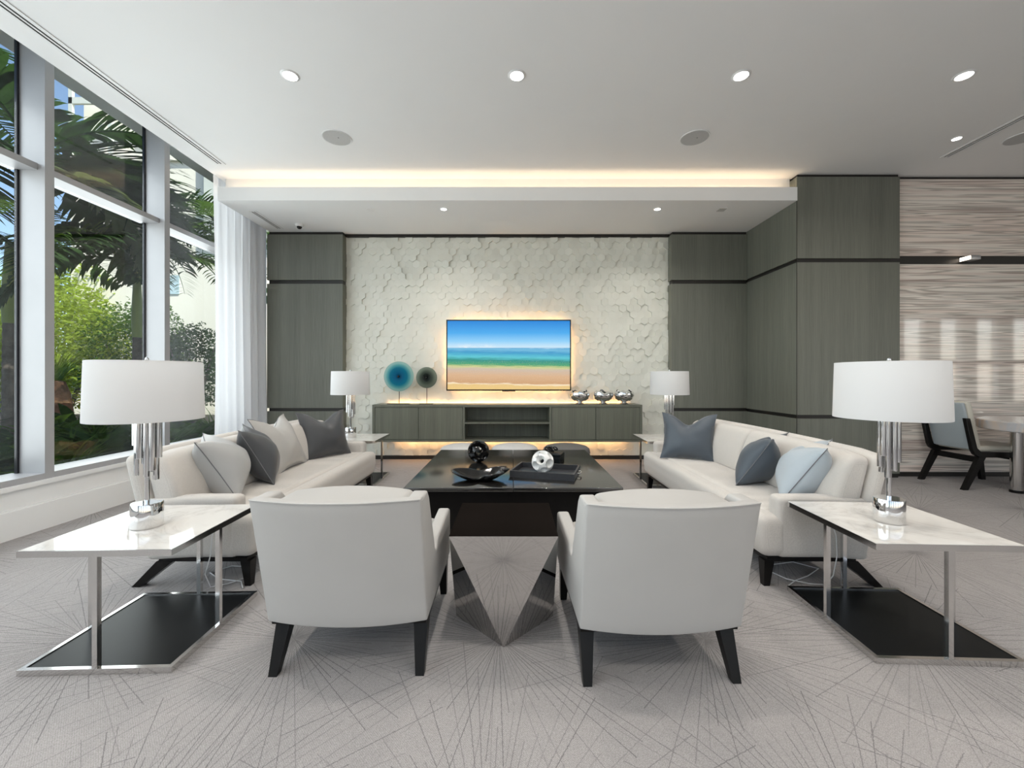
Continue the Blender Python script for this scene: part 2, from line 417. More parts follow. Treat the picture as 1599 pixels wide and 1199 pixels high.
def screen():
    m = bpy.data.materials.new('beach_screen'); t = NT(m); b = t.b
    tc = t.new('ShaderNodeTexCoord'); sp = t.new('ShaderNodeSeparateXYZ'); t.link(tc.outputs['Generated'], sp.inputs[0])
    u, v = sp.outputs[0], sp.outputs[2]
    def N(sx, sz, s, d=4):
        mp = t.new('ShaderNodeMapping'); mp.inputs['Scale'].default_value = (sx, 1, sz); t.link(tc.outputs['Generated'], mp.inputs[0]); return t.noise(mp.outputs[0], s, d, .6)
    below = t.math('LESS_THAN', v, .60)
    wob = t.math('MULTIPLY', t.math('SUBTRACT', N(3, 26, 2.5), .5), .09)
    shore = t.math('MULTIPLY', t.math('SUBTRACT', .5, u), .03)
    vv = t.math('ADD', v, t.math('MULTIPLY', below, t.math('ADD', wob, t.math('MULTIPLY', shore, -1))))
    c = t.ramp(vv, [(0, lin(236, 200, 128)), (.06, lin(232, 196, 130)), (.075, lin(250, 232, 200)), (.09, lin(206, 160, 116)), (.20, lin(216, 176, 138)), (.29, lin(204, 184, 166)),
                    (.325, lin(204, 206, 140)), (.36, lin(70, 160, 110)), (.42, lin(16, 140, 130)), (.47, lin(84, 196, 210)), (.535, lin(44, 150, 200)), (.58, lin(110, 186, 220)),
                    (.602, lin(96, 170, 214)), (.612, lin(204, 230, 246)), (.70, lin(140, 205, 246)), (.82, lin(66, 168, 236)), (1, lin(8, 130, 216))])
    cl = t.math('MULTIPLY', t.math('GREATER_THAN', v, .607), t.ramp(v, [(.60, (1, 1, 1, 1)), (.675, (0, 0, 0, 1))]))
    cl = t.math('MULTIPLY', t.math('MULTIPLY', cl, t.ramp(u, [(.05, (0, 0, 0, 1)), (.15, (1, 1, 1, 1)), (.33, (.8, .8, .8, 1)), (.45, (0, 0, 0, 1))])), t.ramp(N(9, 9, 2.0, 6), [(.40, (0, 0, 0, 1)), (.6, (1, 1, 1, 1))]))
    c = t.mix(cl, c, lin(240, 244, 248))
    sparkle = t.math('MULTIPLY', t.math('LESS_THAN', v, .42), t.ramp(N(60, 34, 2.4, 3), [(.56, (0, 0, 0, 1)), (.72, (.35, .35, .35, 1))]))
    c = t.mix(sparkle, c, lin(250, 226, 180))
    b.inputs['Base Color'].default_value = (.01, .01, .01, 1); b.inputs['Roughness'].default_value = .2
    t.link(c, b.inputs['Emission Color']); b.inputs['Emission Strength'].default_value = .92
    return m
M['screen'] = screen()

def disc_glass(name, stops):
    m = bpy.data.materials.new(name); t = NT(m); b = t.b
    tc = t.new('ShaderNodeTexCoord'); ln = t.new('ShaderNodeVectorMath', operation='LENGTH')
    mp = t.new('ShaderNodeMapping'); mp.inputs['Scale'].default_value = (1, 0, 1); t.link(tc.outputs['Object'], mp.inputs[0]); t.link(mp.outputs[0], ln.inputs[0])
    c = t.ramp(ln.outputs['Value'], stops); t.link(c, b.inputs['Base Color'])
    b.inputs['Roughness'].default_value = .08; b.inputs['Transmission Weight'].default_value = .35; b.inputs['IOR'].default_value = 1.2
    return m
# ------------------------------------------------------------------ room shell
X_L = -3.88
def B(name, m, *args, parent=None, smooth=False, s=True):
    mb = MB()
    for a in args: mb.box(*a)
    o = mb.build(name, m, parent, smooth=smooth)
    if s and parent is None: struct(o)
    return o

B('floor', M['carpet'], (-4.25, 22.2, -5.2, 6.6, -.1, 0))
ce = B('ceiling', M['ceiling'], (-3.745, 22.2, -5.2, 6.6, 3.80, 4.24))
B('ceiling_pocket', M['ceiling'], (-4.6, 22.4, -7.5, 6.9, 4.25, 4.45))  # roof slab above the pocket; rear overhang added to keep sun out
# dropped soffit over the media wall with its light cove
so = MB()
so.box(-3.675, 3.554, 5.19, 5.335, 3.463, 3.545); so.box(-3.675, 3.554, 5.19, 5.215, 3.545, 3.63)
so.box(-3.675, 3.554, 5.335, 6.6, 3.463, 3.80)
struct(so.build('ceiling_soffit', M['ceiling'], smooth=False))
cv = MB().box(-3.60, 3.50, 5.255, 5.285, 3.546, 3.562).build('cove_light', M['led_cove'], smooth=False)
tag(cv, 'warm linear cove light glowing above the white soffit edge', 'cove light')

# textured back wall of raised hexagonal tiles
hx = MB(); W = .112; R = W / math.sqrt(3); random.seed(3)
hx.box(-2.7, 2.55, 6.45, 6.6, 0, 3.5)
row = 0; z = .0
while z < 3.5:
    x = -2.66 + (W / 2 if row % 2 else 0)
    while x < 2.52:
        h = random.choice((.004, .010, .018, .026)); tx = random.uniform(-1, 1) * .13; tz = random.uniform(-1, 1) * .07
        top = []; bot = []
        for i in range(6):
            a = PI / 6 + i * PI / 3; dx = math.cos(a) * R; dz = math.sin(a) * R
            zz = min(3.47, max(0, z + dz))
            top.append((x + dx, 6.45 - max(.001, h + tx * dx + tz * dz), zz)); bot.append((x + dx, 6.4505, zz))
        hx.add(top + bot, [tuple(range(6))] + [(i, 6 + i, 6 + (i + 1) % 6, (i + 1) % 6) for i in range(6)])
        x += W
    z += R * 1.5; row += 1
struct(hx.build('wall_back', M['hex'], smooth=False))
B('baseboard_back', M['black_reveal'], (-2.58, 2.42, 6.40, 6.4495, 0, .055))
B('trim_1', M['black_reveal'], (-2.58, 2.42, 6.41, 6.4495, 3.418, 3.4625))

def panel(name, x0, x1, y0, y1, gr, top, extra=None):
    """veneered wall block: boxes between dark recessed reveals; gr = [(z0,z1)..]"""
    zs = [0.055] + [q for g in gr for q in g] + [top]
    mb = MB()
    for i in range(0, len(zs), 2): mb.box(x0, x1, y0, y1, zs[i], zs[i + 1])
    o = struct(mb.build(name, M['wood'], smooth=False))
    d = MB(); i_ = .022
    d.box(x0 + (i_ if x0 != 3.554 else i_), x1 - (.006 if x1 < 4.8 else 0), y0 + i_, y1 - .001, 0, top + (.0375 if top > 3.5 else .042))
    d.build('reveal', M['black_reveal'], o, smooth=False)
    return o
GR = [(.746, .795), (2.674, 2.732)]
panel('wall_back_left', -3.71, -2.566, 6.295, 6.6, GR, 3.42)
panel('wall_back_right', 2.406, 3.553, 6.295, 6.6, GR, 3.42)
GR2 = [(.740, .788), (2.694, 2.744)]
panel('wall_right_return', 3.554, 4.84, 5.20, 6.6, GR2, 3.762)
B('trim_11', M['black_reveal'], (3.5485, 3.5535, 5.1945, 5.1995, .0, 3.46))
# striped marble wall beyond
st = MB().box(4.84, 22.2, 5.27, 6.6, 0.06, 2.688).box(4.84, 22.2, 5.27, 6.6, 2.794, 3.765).build('wall_stone', M['stone'], smooth=False); struct(st)
MB().box(4.845, 22.2, 5.285, 6.6, .0, 3.799).build('reveal', M['black_reveal'], st, smooth=False)
B('wall_right', M['white'], (22.0, 22.3, -5.2, 6.6, 0, 3.80))
# rear wall behind the camera with tall windows
rw = MB()
rw.box(-4.25, 22.2, -5.2, -5.0, 0, .35); rw.box(-4.25, 22.2, -5.2, -5.0, 3.5, 3.795)
RX = [-4.25, -3.4, -1.9, -1.4, .1, .6, 2.1, 2.6, 4.1, 4.6, 6.1, 6.6, 8.1, 9.2]
q = 9.2
while q < 20.5: RX += [q + .78, q + 1.36]; q += 1.36
RX[-1] = 22.2
for i in range(0, len(RX), 2): rw.box(RX[i], RX[i + 1], -5.2, -5.0, .35, 3.5)
rw.box(9.0, 22.0, -5.15, -5.05, 1.78, 1.92); struct(rw.build('wall_rear', M['white'], smooth=False))

# window wall on the left: low wall, mullions, rails, panes
lw = MB(); lw.box(-4.25, -3.892, -5.0, 6.6, 0, .40); lw.box(-4.25, -3.868, -5.0, 6.6, .372, .405)
struct(lw.build('wall_left', M['white'], smooth=False))
bb = MB(); bb.box(-3.8915, -3.866, -5.0, 6.6, 0, .215); bb.box(-3.8915, -3.874, -5.0, 6.6, .215, .228)
struct(bb.build('baseboard_left', M['white'], smooth=False))
B('wall_left_end', M['white'], (-4.25, -3.90, 6.0, 6.6, .405, 4.24))
MY = [5.865 - 1.196 * i for i in range(9)]
for i, y in enumerate(MY):
    B('trim_%d' % (i + 2), M['alu'], (-4.137, -3.90, y, y + .072, .4055, 4.245))
for i, y1 in enumerate(MY):
    y0 = y1 - 1.196 + .072
    w = sempty('window_%d' % (i + 1))
    B('sill_rail', M['alu'], (-4.18, -3.90, y0 + .0005, y1 - .0005, .4055, .455), parent=w)
    B('transom', M['alu'], (-4.18, -3.96, y0 + .0005, y1 - .0005, 2.985, 3.04), parent=w)
    B('head_rail', M['alu'], (-4.18, -4.06, y0 + .0005, y1 - .0005, 4.19, 4.245), parent=w)
    B('gasket', M['gasket'], (-4.135, -4.112, y1 - .018, y1 - .0005, .456, 2.984), (-4.135, -4.112, y1 - .018, y1 - .0005, 3.041, 4.189), parent=w)
    B('pane', M['glass'], (-4.128, -4.122, y0 + .001, y1 - .019, .4555, 2.9845), parent=w)
    B('pane', M['glass'], (-4.128, -4.122, y0 + .001, y1 - .019, 3.0405, 4.1895), parent=w)

# sheer curtain
cu = MB(); n = 130; rows = [0.02, .6, 1.5, 2.5, 3.3, 4.2]; vs = []; fs = []
for zz in rows:
    for i in range(n + 1):
        t = i / n; y = 5.24 + t * 1.053
        x = -3.765 + .038 * math.sin(t * 2 * PI * 6.5 + .4 * math.sin(zz * .7)) + .014 * math.sin(t * 41 + zz * .9) + .045 * t ** 8
        vs.append((x, y + .008 * math.sin(zz * 1.3 + i), zz))
for r in range(len(rows) - 1):
    for i in range(n): a = r * (n + 1) + i; fs.append((a, a + 1, a + n + 2, a + n + 1))
cu.add(vs, fs)
tag(cu.build('curtain', M['sheer'], ang=80), 'sheer white floor-length curtain gathered at the window corner', 'curtain')

# ------------------------------------------------------------------ ceiling fittings
def downlight(loc, label, r=.066, lamp=None):
    t = thing('downlight', label, 'downlight', loc, group='recessed ceiling downlights')
    MB().lathe([(r * .85, -.0005), (r * .85, -.006), (r * .9, -.009), (r * 1.1, -.005), (r * 1.15, -.0005)], 32).build('trim_ring', M['white'], t)
    MB().lathe([(0, -.006), (r * .6, -.005), (r * .84, -.0035), (r * .84, -.0005), (0, -.0005)], 24).build('lens', M['led_white'], t)
    return t
LX = [-1.874, .038, 1.93, 3.81]
LN = ['leftmost of the four large downlights, nearest the windows', 'large downlight in the ceiling above the middle of the seating', 'large downlight right of centre, third along the row', 'rightmost of the four large downlights in the main ceiling']
CUTS = []
for x, nme in zip(LX, LN): downlight((x, 3.51, 3.80), 'bright round ' + nme)
downlight((4.73, 4.43, 3.80), 'small bright downlight beside the slot vent on the right', r=.045)
downlight((-.897, 5.45, 3.463), 'small round downlight in the soffit left of the television', r=.045)
downlight((1.90, 5.45, 3.463), 'small round downlight in the soffit right of the television', r=.045)
for x, nme in ((-1.863, 'on the left half of the ceiling'), (1.938, 'on the right half of the ceiling above the right sofa'), (5.42, 'cut off by the right edge beyond the slot vent')):
    t = thing('ceiling_speaker', 'round flush grey ceiling speaker ' + nme, 'speaker', (x, 4.42, 3.80), group='ceiling speakers')
    MB().lathe([(0, -.006), (.138, -.006), (.141, -.0005), (0, -.0005)], 40).build('grille', M['grille'], t)
    MB().lathe([(.1385, -.004), (.1475, -.007), (.1485, -.0005), (.1385, -.0005)], 40).build('rim', M['white'], t)
    MB().lathe([(0, -.0085), (.006, -.0085), (.006, -.006), (0, -.006)], 12, (.02, -.01, 0)).build('badge', M['seam'], t)
def slot_vent(x, y0, y1, z, label, w=.11):
    t = thing('slot_vent', label, 'air vent', (x, (y0 + y1) / 2, z), group='linear ceiling vents'); L = (y1 - y0) / 2
    f = MB(); f.box(-w / 2, -w * .26, -L, L, -.006, -.0005); f.box(-w * .10, w * .04, -L, L, -.006, -.0005); f.box(w * .20, w / 2, -L, L, -.006, -.0005)
    f.box(-w / 2, w / 2, L, L + .02, -.006, -.0005); f.box(-w / 2, w / 2, -L - .02, -L, -.006, -.0005)
    f.build('flange', M['white'], t, smooth=False)
    MB().box(-w * .26, -w * .10, -L, L, -.003, -.0005).build('slot', M['slot'], t, smooth=False)
    MB().box(w * .04, w * .20, -L, L, -.003, -.0005).build('slot', M['slot'], t, smooth=False)
slot_vent(-3.475, -1.0, 4.95, 3.80, 'long white linear slot vent running along the window side of the ceiling')
slot_vent(5.0, 1.2, 4.80, 3.80, 'white linear slot vent in the ceiling above the dining corner')
slot_vent(-3.445, 5.53, 6.16, 3.463, 'short white linear slot vent in the soffit beside the curtain', .10)
t = thing('security_camera', 'small white dome security camera under the soffit by the curtain', 'camera', (-3.07, 6.0, 3.463))
MB().lathe([(0, 0), (.056, 0), (.056, -.022), (.044, -.034), (0, -.036)], 24).build('housing', M['white'], t)
MB().lathe([(.036, -.032), (.033, -.05), (.02, -.064), (0, -.068)], 20).build('dome', M['black_glass'], t)
t = MB().lathe([(0, -.006), (.05, -.006), (.054, -.0005), (0, -.0005)], 28, (-1.86, 5.47, 3.463)).build('sprinkler_cover', M['white'])
tag(t, 'round white concealed sprinkler cover on the soffit above the left panel', 'sprinkler cover')
t = MB().box(2.70, 2.80, 5.42, 5.52, 3.455, 3.4625).build('sensor_plate', M['grille'], smooth=False)
tag(t, 'small square grey sensor plate on the soffit near the right panels', 'sensor')
# wall light in the dark band of the marble wall
t = thing('picture_light', 'lit box-shaped metal wall light in the dark band of the marble wall', 'wall light', (5.74, 5.285, 2.745))
MB().rbox(-.06, .06, -.135, -.001, -.026, .026, .004, 1, 2).build('housing', M['trim_steel'], t)
MB().box(-.068, -.0605, -.128, -.006, -.022, .022).build('lens', M['led_sconce'], t, smooth=False)

# ------------------------------------------------------------------ media wall
CX0, CX1, CY, CZ0, CZ1 = -2.02, 1.874, 6.0, .327, .862
co = thing('media_console', 'long grey-green veneered floating console under the television', 'console', (0, 6.2, CZ0), 0)
def cb(name, *bx, m='console_wood'):
    mb = MB()
    for (a, b, c, d, e, f) in bx: mb.box(a, b, c - 6.2, d - 6.2, e - CZ0, f - CZ0)
    return mb.build(name, M[m], co, smooth=False)
cb('carcass', (CX0, CX1, CY, 6.392, CZ1 - .033, CZ1), (CX0, CX1, CY, 6.392, CZ0, CZ0 + .03), (CX0, CX0 + .035, CY, 6.392, CZ0 + .03, CZ1 - .033), (CX1 - .035, CX1, CY, 6.392, CZ0 + .03, CZ1 - .033),
   (-.715, -.685, CY, 6.392, CZ0 + .03, CZ1 - .033), (.535, .565, CY, 6.392, CZ0 + .03, CZ1 - .033), (CX0 + .035, CX1 - .035, 6.37, 6.392, CZ0 + .03, CZ1 - .033))
dz0, dz1 = CZ0 + .036, CZ1 - .039
for a, b in ((CX0 + .039, -1.356), (-1.350, -.719), (.569, 1.199), (1.205, CX1 - .039)):
    cb('door', (a, b, CY + .004, CY + .024, dz0, dz1))
cb('shelf', (-.685, .535, CY + .012, 6.37, .585, .608))
# LED strips behind and below the console, and behind the television
cbl = MB().box(CX0 + .12, CX1 - .12, .198, .212, CZ1 - .030 - CZ0, CZ1 - .018 - CZ0); cbl.build('light_strip', M['led'], co, smooth=False)['label'] = 'warm light strip along the back edge of the top'
cbl = MB().box(CX0 + .25, CX1 - .12, .14, .16, -.012, -.0005); cbl.build('light_strip', M['led'], co, smooth=False)['label'] = 'warm light strip underneath'
tv = thing('television', 'wide flat television showing a sunny beach, mounted above the console', 'television', (-.055, 6.34, 1.595))
hw, hh = .948, .54
MB().rbox(-hw, hw, -.018, .012, -hh, hh, .004, 2, 2).build('bezel', M['black_glass'], tv)
MB().box(-hw + .018, hw - .018, -.0205, -.0183, -hh + .02, hh - .018).build('screen', M['screen'], tv, smooth=False)
MB().box(-.10, .10, -.02, .0, -hh - .012, -hh - .0005).build('sensor_bar', M['black_glass'], tv, smooth=False)
MB().box(-.3, .3, .0125, .085, -.25, .25).build('wall_bracket', M['black_reveal'], tv, smooth=False)
for a in ((-.86, .86, .48, .495), (-.86, .86, -.495, -.48), (-.90, -.885, -.44, .44), (.885, .90, -.44, .44)):
    MB().box(a[0], a[1], .0125, .024, a[2], a[3]).build('backlight_strip', M['led'], tv, smooth=False)

def glass_disc(name, label, x, y, r, zc, base_w, m):
    t = thing(name, label, 'sculpture', (x, y, CZ1))
    h = zc - CZ1
    d = MB().lathe([(0, .004), (r * .12, .010), (r * .5, .020), (r * .85, .016), (r, .0), (r * .97, -.012), (r * .5, -.006), (r * .1, -.012), (0, -.014)], 56)
    d.xf(Matrix.Rotation(PI / 2, 4, 'X')); d.build('disc', m, t, loc=(0, 0, h))
    MB().cyl((0, .02, .008), (0, .02, h - r * .93), .0045).build('rod', M['black_reveal'], t)
    MB().rbox(-base_w / 2, base_w / 2, -.05, .05, 0, .010, .003, 1, 2).build('base', M['black_reveal'], t)
    MB().lathe([(0, -.016), (.012, -.012), (.016, 0), (.012, .012), (0, .016)], 16).build('boss', M['black_glass'], t, loc=(0, -.024, h))
glass_disc('glass_disc_sculpture', 'large round blue glass disc on a thin stand at the left of the console', -1.685, 6.18, .222, 1.272, .32,
           disc_glass('blue_glass', [(0, lin(8, 50, 80)), (.055, lin(20, 100, 140)), (.13, lin(28, 122, 150)), (.165, lin(86, 166, 172)), (.2, lin(160, 202, 196)), (.24, lin(176, 206, 200))]))
glass_disc('glass_disc_sculpture', 'smaller round smoky green glass disc on a thin stand beside the blue one', -1.272, 6.18, .156, 1.255, .20,
           disc_glass('smoke_glass', [(0, lin(4, 5, 5)), (.04, lin(30, 38, 34)), (.09, lin(78, 88, 78)), (.13, lin(120, 130, 116)), (.16, lin(136, 146, 132))]))
def bowl(x, lab, rz):
    t = thing('silver_bowl', lab, 'bowl', (x, 6.17, CZ1), rz, 'silver bowls on the console')
    pr = [(0, .012), (.05, .012), (.085, .0), (.09, .006), (.05, .02), (.034, .026), (.036, .040), (.088, .052), (.134, .085), (.152, .13), (.142, .17), (.112, .19), (.107, .19), (.135, .167), (.144, .13), (.126, .09), (.08, .065), (0, .057)]
    def wav(x, y, z):
        a = math.atan2(y, x); k = max(0, (z - .12) / .06)
        return (x, y, z + k * .014 * math.sin(3 * a + .6) + k * .008 * math.sin(7 * a))
    MB().lathe(pr[10:], 48, f=wav).lathe([(.034, .038)] + pr[7:11], 48, f=wav).build('basin', M['chrome'], t)
    MB().lathe(pr[:7], 32).build('foot', M['chrome_dim'], t)
bowl(1.00, 'silver footed bowl with wavy rim, nearest the television', 0)
bowl(1.345, 'middle silver footed bowl of the three on the console', 1.3)
bowl(1.655, 'silver footed bowl at the right end of the console', 2.2)

# ------------------------------------------------------------------ seating
def sofa(label, loc, rz):
    t = thing('sofa', label, 'sofa', loc, rz, 'facing sofas')
    L = 1.115
    def nose(x, y, z): return (x, y - max(0, .30 - z) * .14 if y > .1 else y, z)
    s = MB(); s.rbox(-L, L, .20, .385, .175, .428, .055, 10, 4, nose); s.rbox(-L + .10, L - .10, -.20, .30, .19, .435, .04, 8, 3, lambda x, y, z: (x, y, z + .012 * (1 - (x / L) ** 2) if z > .4 else z))
    s.build('seat', M['sofa'], t)
    for q in (-1, 1):
        def am(x, y, z): return (x, y, z - .06 * max(0, (-.0 - y)) )
        MB().rbox(min(q * L, q * (L - .115)), max(q * L, q * (L - .115)), -.27, .275, .175, .542, .035, 6, 3, am).build('arm', M['sofa'], t)
    def lean(x, y, z):
        u = (z - .175) / .62
        e = max(0, abs(x) - (L - .22)) / .22
        return (x * (1 - .0 * u), y - .145 * u + 0, z - .03 * e * e * max(0, u - .3) + .012 * (1 - (x / L) ** 2) * u)
    MB().rbox(-L, L, -.262, -.165, .175, .80, .04, 14, 4, lean).build('backrest', M['sofa'], t)
    for a, b in ((-L + .02, -.004), (.004, L - .02)):
        def cl(x, y, z):
            u = (z - .175) / .62; e = max(0, abs(x) - (L - .24)) / .22
            bulge = .03 * math.sin(PI * max(0, min(1, (z - .42) / .38))) if y > -.1 else 0
            return (x, y - .145 * u + bulge + (.03 * (1 - u) if y > -.1 else 0), z - .03 * e * e * max(0, u - .3) + .012 * (1 - (x / L) ** 2) * u)
        MB().rbox(a, b, -.163, -.035, .425, .792, .045, 8, 4, cl).build('back_cushion', M['sofa'], t)
    MB().box(-L + .02, L - .02, -.20, .33, .152, .176).build('base_frame', M['black_wood'], t, smooth=False)
    for q in (-1, 1):
        MB().bar((q * (L - .055), .315, .155), (q * (L - .05), .325, 0), .065, .06, .038, .035).build('leg', M['black_wood'], t)
        MB().bar((q * (L - .045), -.16, .155), (q * (L - .04), -.335, 0), .06, .10, .05, .05).build('leg', M['black_wood'], t)
    return t
sf = sofa('cream fabric sofa on the window side with its back to the windows', (-1.915, 3.585, 0), -PI / 2)
dup(sf, (1.855, 3.585, 0), PI / 2, 'cream fabric sofa on the panelled side with slate pillows')

def pillow_mesh(w, h, T, chop, seed):
    N = 18; mb = MB(); vs = []; fs = []; idx = {}
    def P(i, j, side):
        u = -1 + 2 * i / N; v = -1 + 2 * j / N
        if (abs(u) > .999 or abs(v) > .999) and side < 0: side = 1
        key = (i, j, side)
        if key in idx: return idx[key]
        x = w / 2 * u * (1 - .13 * (1 - v * v)); z = h / 2 * v * (1 - .11 * (1 - u * u))
        th = T * (max(0, 1 - u * u) ** .62) * (max(0, 1 - v * v) ** .62)
        z -= chop * math.exp(-(u / .42) ** 2) * ((v + 1) / 2) ** 2.5
        th *= 1 - .25 * math.exp(-(u / .3) ** 2) * ((v + 1) / 2) ** 3 * (chop / .06)
        y = side * th
        nz = noise.noise(Vector((u * 2.1 + seed, v * 2.1, side * 3))) * .012 * min(1, th / .03)
        vs.append((x, y + nz, z + h / 2)); idx[key] = len(vs) - 1
        return idx[key]
    for s in (1, -1):
        for i in range(N):
            for j in range(N):
                q = [P(i, j, s), P(i + 1, j, s), P(i + 1, j + 1, s), P(i, j + 1, s)]
                if s > 0: q.reverse()
                fs.append(tuple(q))
    mb.add(vs, fs)
    ring = [(-1 + 2 * k / N, -1) for k in range(N)] + [(1, -1 + 2 * k / N) for k in range(N)] + [(1 - 2 * k / N, 1) for k in range(N)] + [(-1, 1 - 2 * k / N) for k in range(N)]
    pts = []
    for u, v in ring:
        i = round((u + 1) / 2 * N); j = round((v + 1) / 2 * N); pts.append(vs[P(i, j, 1)])
    return mb, pts
def pillow(label, m, bc, yaw, lean, w=.50, h=.46, T=.095, chop=.05, seed=0, group=None, roll=0):
    mb, pts = pillow_mesh(w, h, T, chop, seed)
    o = mb.build('throw_pillow', m, ang=75); tag(o, label, 'pillow', group)
    o.matrix_world = Matrix.Translation(bc) @ Matrix.Rotation(yaw, 4, 'Z') @ Matrix.Rotation(lean, 4, 'X') @ Matrix.Rotation(roll, 4, 'Y')
    MB().tube(pts, .0028, 6, True).build('seam', M['seam'], o)
    return o
D = math.radians
pillow('light grey pillow coloured with bluish window light at the near end of the right sofa', M['pillow_light_daylit'], (1.90, 2.90, .435), D(50), D(33), seed=1, T=.165, w=.54, h=.46, chop=.07)
pillow('slate pillow standing edge-on in the middle of the right sofa', M['pillow_slate'], (1.85, 3.31, .435), D(46), D(33), seed=2, T=.15, w=.54, h=.455, chop=.07)
pillow('slate pillow facing out at the far end of the right sofa', M['pillow_slate'], (1.73, 4.11, .435), D(152), D(18), seed=3, w=.52, h=.48, chop=.10)
pillow('light grey pillow at the near end of the left sofa, seam towards the viewer', M['pillow_light'], (-1.95, 2.98, .435), D(-58), D(30), seed=4, T=.18, w=.54, h=.47, chop=.06)
pillow('charcoal pillow standing edge-on between the two light pillows', M['pillow_dark'], (-1.92, 3.36, .435), D(-60), D(28), seed=5, w=.52, h=.49, T=.14)
pillow('pale greige pillow leaning on the back of the left sofa', M['pillow_beige'], (-1.96, 3.74, .435), D(-88), D(27), seed=6, w=.58, h=.53, chop=.09, T=.11)
pillow('charcoal pillow at the far end of the left sofa', M['pillow_dark'], (-1.88, 4.26, .435), D(-122), D(16), seed=7, w=.54, h=.49, chop=.09, T=.11)

def armchair(label, loc, rz):
    t = thing('armchair', label, 'armchair', loc, rz, 'leather armchairs with their backs to the viewer')
    # side panel with arm and wing, as one profile
    prof = [(-.345, .224), (-.40, .42), (-.480, .772), (-.352, .775), (-.315, .74), (-.165, .455), (-.135, .435), (-.105, .45), (-.08, .476), (.29, .497), (.325, .485), (.335, .45), (.325, .224)]
    for q in (-1, 1):
        MB().poly_x(prof, q * .338, q * .275, .012, 3).build('side_panel', M['leather'], t, ang=50)
    def bk(x, y, z):
        u = (z - .21) / .56
        bul = .058 * (1 - (x / .335) ** 2)
        return (x, y - .135 * u - bul * (.55 + .45 * u), z - .012 * (1 - (x / .335) ** 2) * (1 - u))
    MB().rbox(-.336, .336, -.352, -.30, .222, .776, .008, 12, 3, bk).build('back_panel', M['leather'], t, ang=60)
    def cu(x, y, z):
        u = (z - .21) / .56; k = 1 - (x / .27) ** 2
        return (x, y - .135 * u - (.05 * k if y < -.22 else -.03 * k), z + (.014 * k if z > .7 else 0))
    MB().rbox(-.272, .272, -.335, -.13, .36, .757, .035, 10, 4, cu).build('back_cushion', M['leather'], t, ang=60)
    MB().rbox(-.272, .272, -.22, .335, .225, .43, .035, 8, 4, lambda x, y, z: (x, y, z + .015 * (1 - (x / .27) ** 2) if z > .4 else z)).build('seat', M['leather'], t)
    fr = [(-.33, -.315), (.30, .315)]
    MB().box(-.330, .330, -.335, .318, .200, .2235).build('base_frame', M['black_wood'], t, smooth=False)
    for q in (-1, 1):
        MB().bar((q * .297, -.270, .202), (q * .307, -.355, 0), .062, .062, .036, .036).build('leg', M['black_wood'], t)
        MB().bar((q * .300, .285, .202), (q * .305, .305, 0), .055, .055, .034, .034).build('leg', M['black_wood'], t)
    piping = []
    for i in range(25):
        x = -.33 + .66 * i / 24; p = bk(x, -.353, .772); piping.append((p[0], p[1] - .001, p[2] + .002))
    MB().tube(piping, .0032, 6).build('piping', M['leather'], t)
    return t
ac = armchair('off-white leather armchair left of the faceted steel table', (-.700, 2.115, 0), D(.6))
dup(ac, (.602, 2.065, 0), D(1.6), 'off-white leather armchair right of the faceted steel table')

# faceted steel drum table between the chairs
ft = thing('faceted_side_table', 'faceted mirror-steel side table between the two armchairs', 'side table', (-.04, 2.185, 0))
a = .2535; H = .5145
top = [(-a, -a, H), (a, -a, H), (a, a, H), (-a, a, H)]; bot = [(0, -a, 0), (a, 0, 0), (0, a, 0), (-a, 0, 0)]
MB().add(top + bot, [(0, 4, 1), (1, 5, 2), (2, 6, 3), (3, 7, 0), (0, 7, 4), (1, 4, 5), (2, 5, 6), (3, 6, 7), (7, 6, 5, 4), (0, 1, 2, 3)]).build('body', M['smoke_steel'], ft, smooth=False)
MB().box(-a, a, -a, a, H + .0005, H + .003).build('top', M['prism_top'], ft, smooth=False)

# coffee table
ct = thing('coffee_table', 'large square black lacquered coffee table in the centre of the seating', 'coffee table', (.008, 3.978, 0))
w = .832
for q in (-1, 1):
    x0, x1 = (-w, -.0015) if q < 0 else (.0015, w)
    MB().rbox(x0, x1, -w, w, .388, .42, .004, 2, 2).build('top', M['coffee'], ct)
MB().box(-w + .09, w - .09, -w + .09, w - .09, .0, .3875).build('base', M['black_wood'], ct, smooth=False)

def ottoman(x, y, m, lab):
    t = thing('ottoman', lab, 'ottoman', (x, y, 0), group='round ottomans behind the coffee table')
    pr = [(0, .435), (.10, .433), (.19, .424), (.25, .408), (.28, .385), (.288, .35), (.285, .30), (.285, .06), (.27, .04), (0, .04)]
    MB().lathe(pr, 48).build('cushion', m, t); MB().lathe([(0, .04), (.24, .04), (.24, 0), (0, 0)], 40).build('plinth', M['black_wood'], t)
    MB().tube([(.2885 * math.cos(k * PI / 24), .2885 * math.sin(k * PI / 24), .34) for k in range(48)], .003, 6, True).build('piping', M['seam'], t)
ottoman(-.60, 5.12, M['ottoman_pale'], 'pale grey round ottoman behind the left half of the coffee table')
ottoman(.03, 5.14, M['ottoman_pale'], 'pale grey round ottoman behind the middle of the coffee table')
ottoman(.665, 5.12, M['ottoman_dark'], 'dark taupe round ottoman behind the right half of the coffee table')

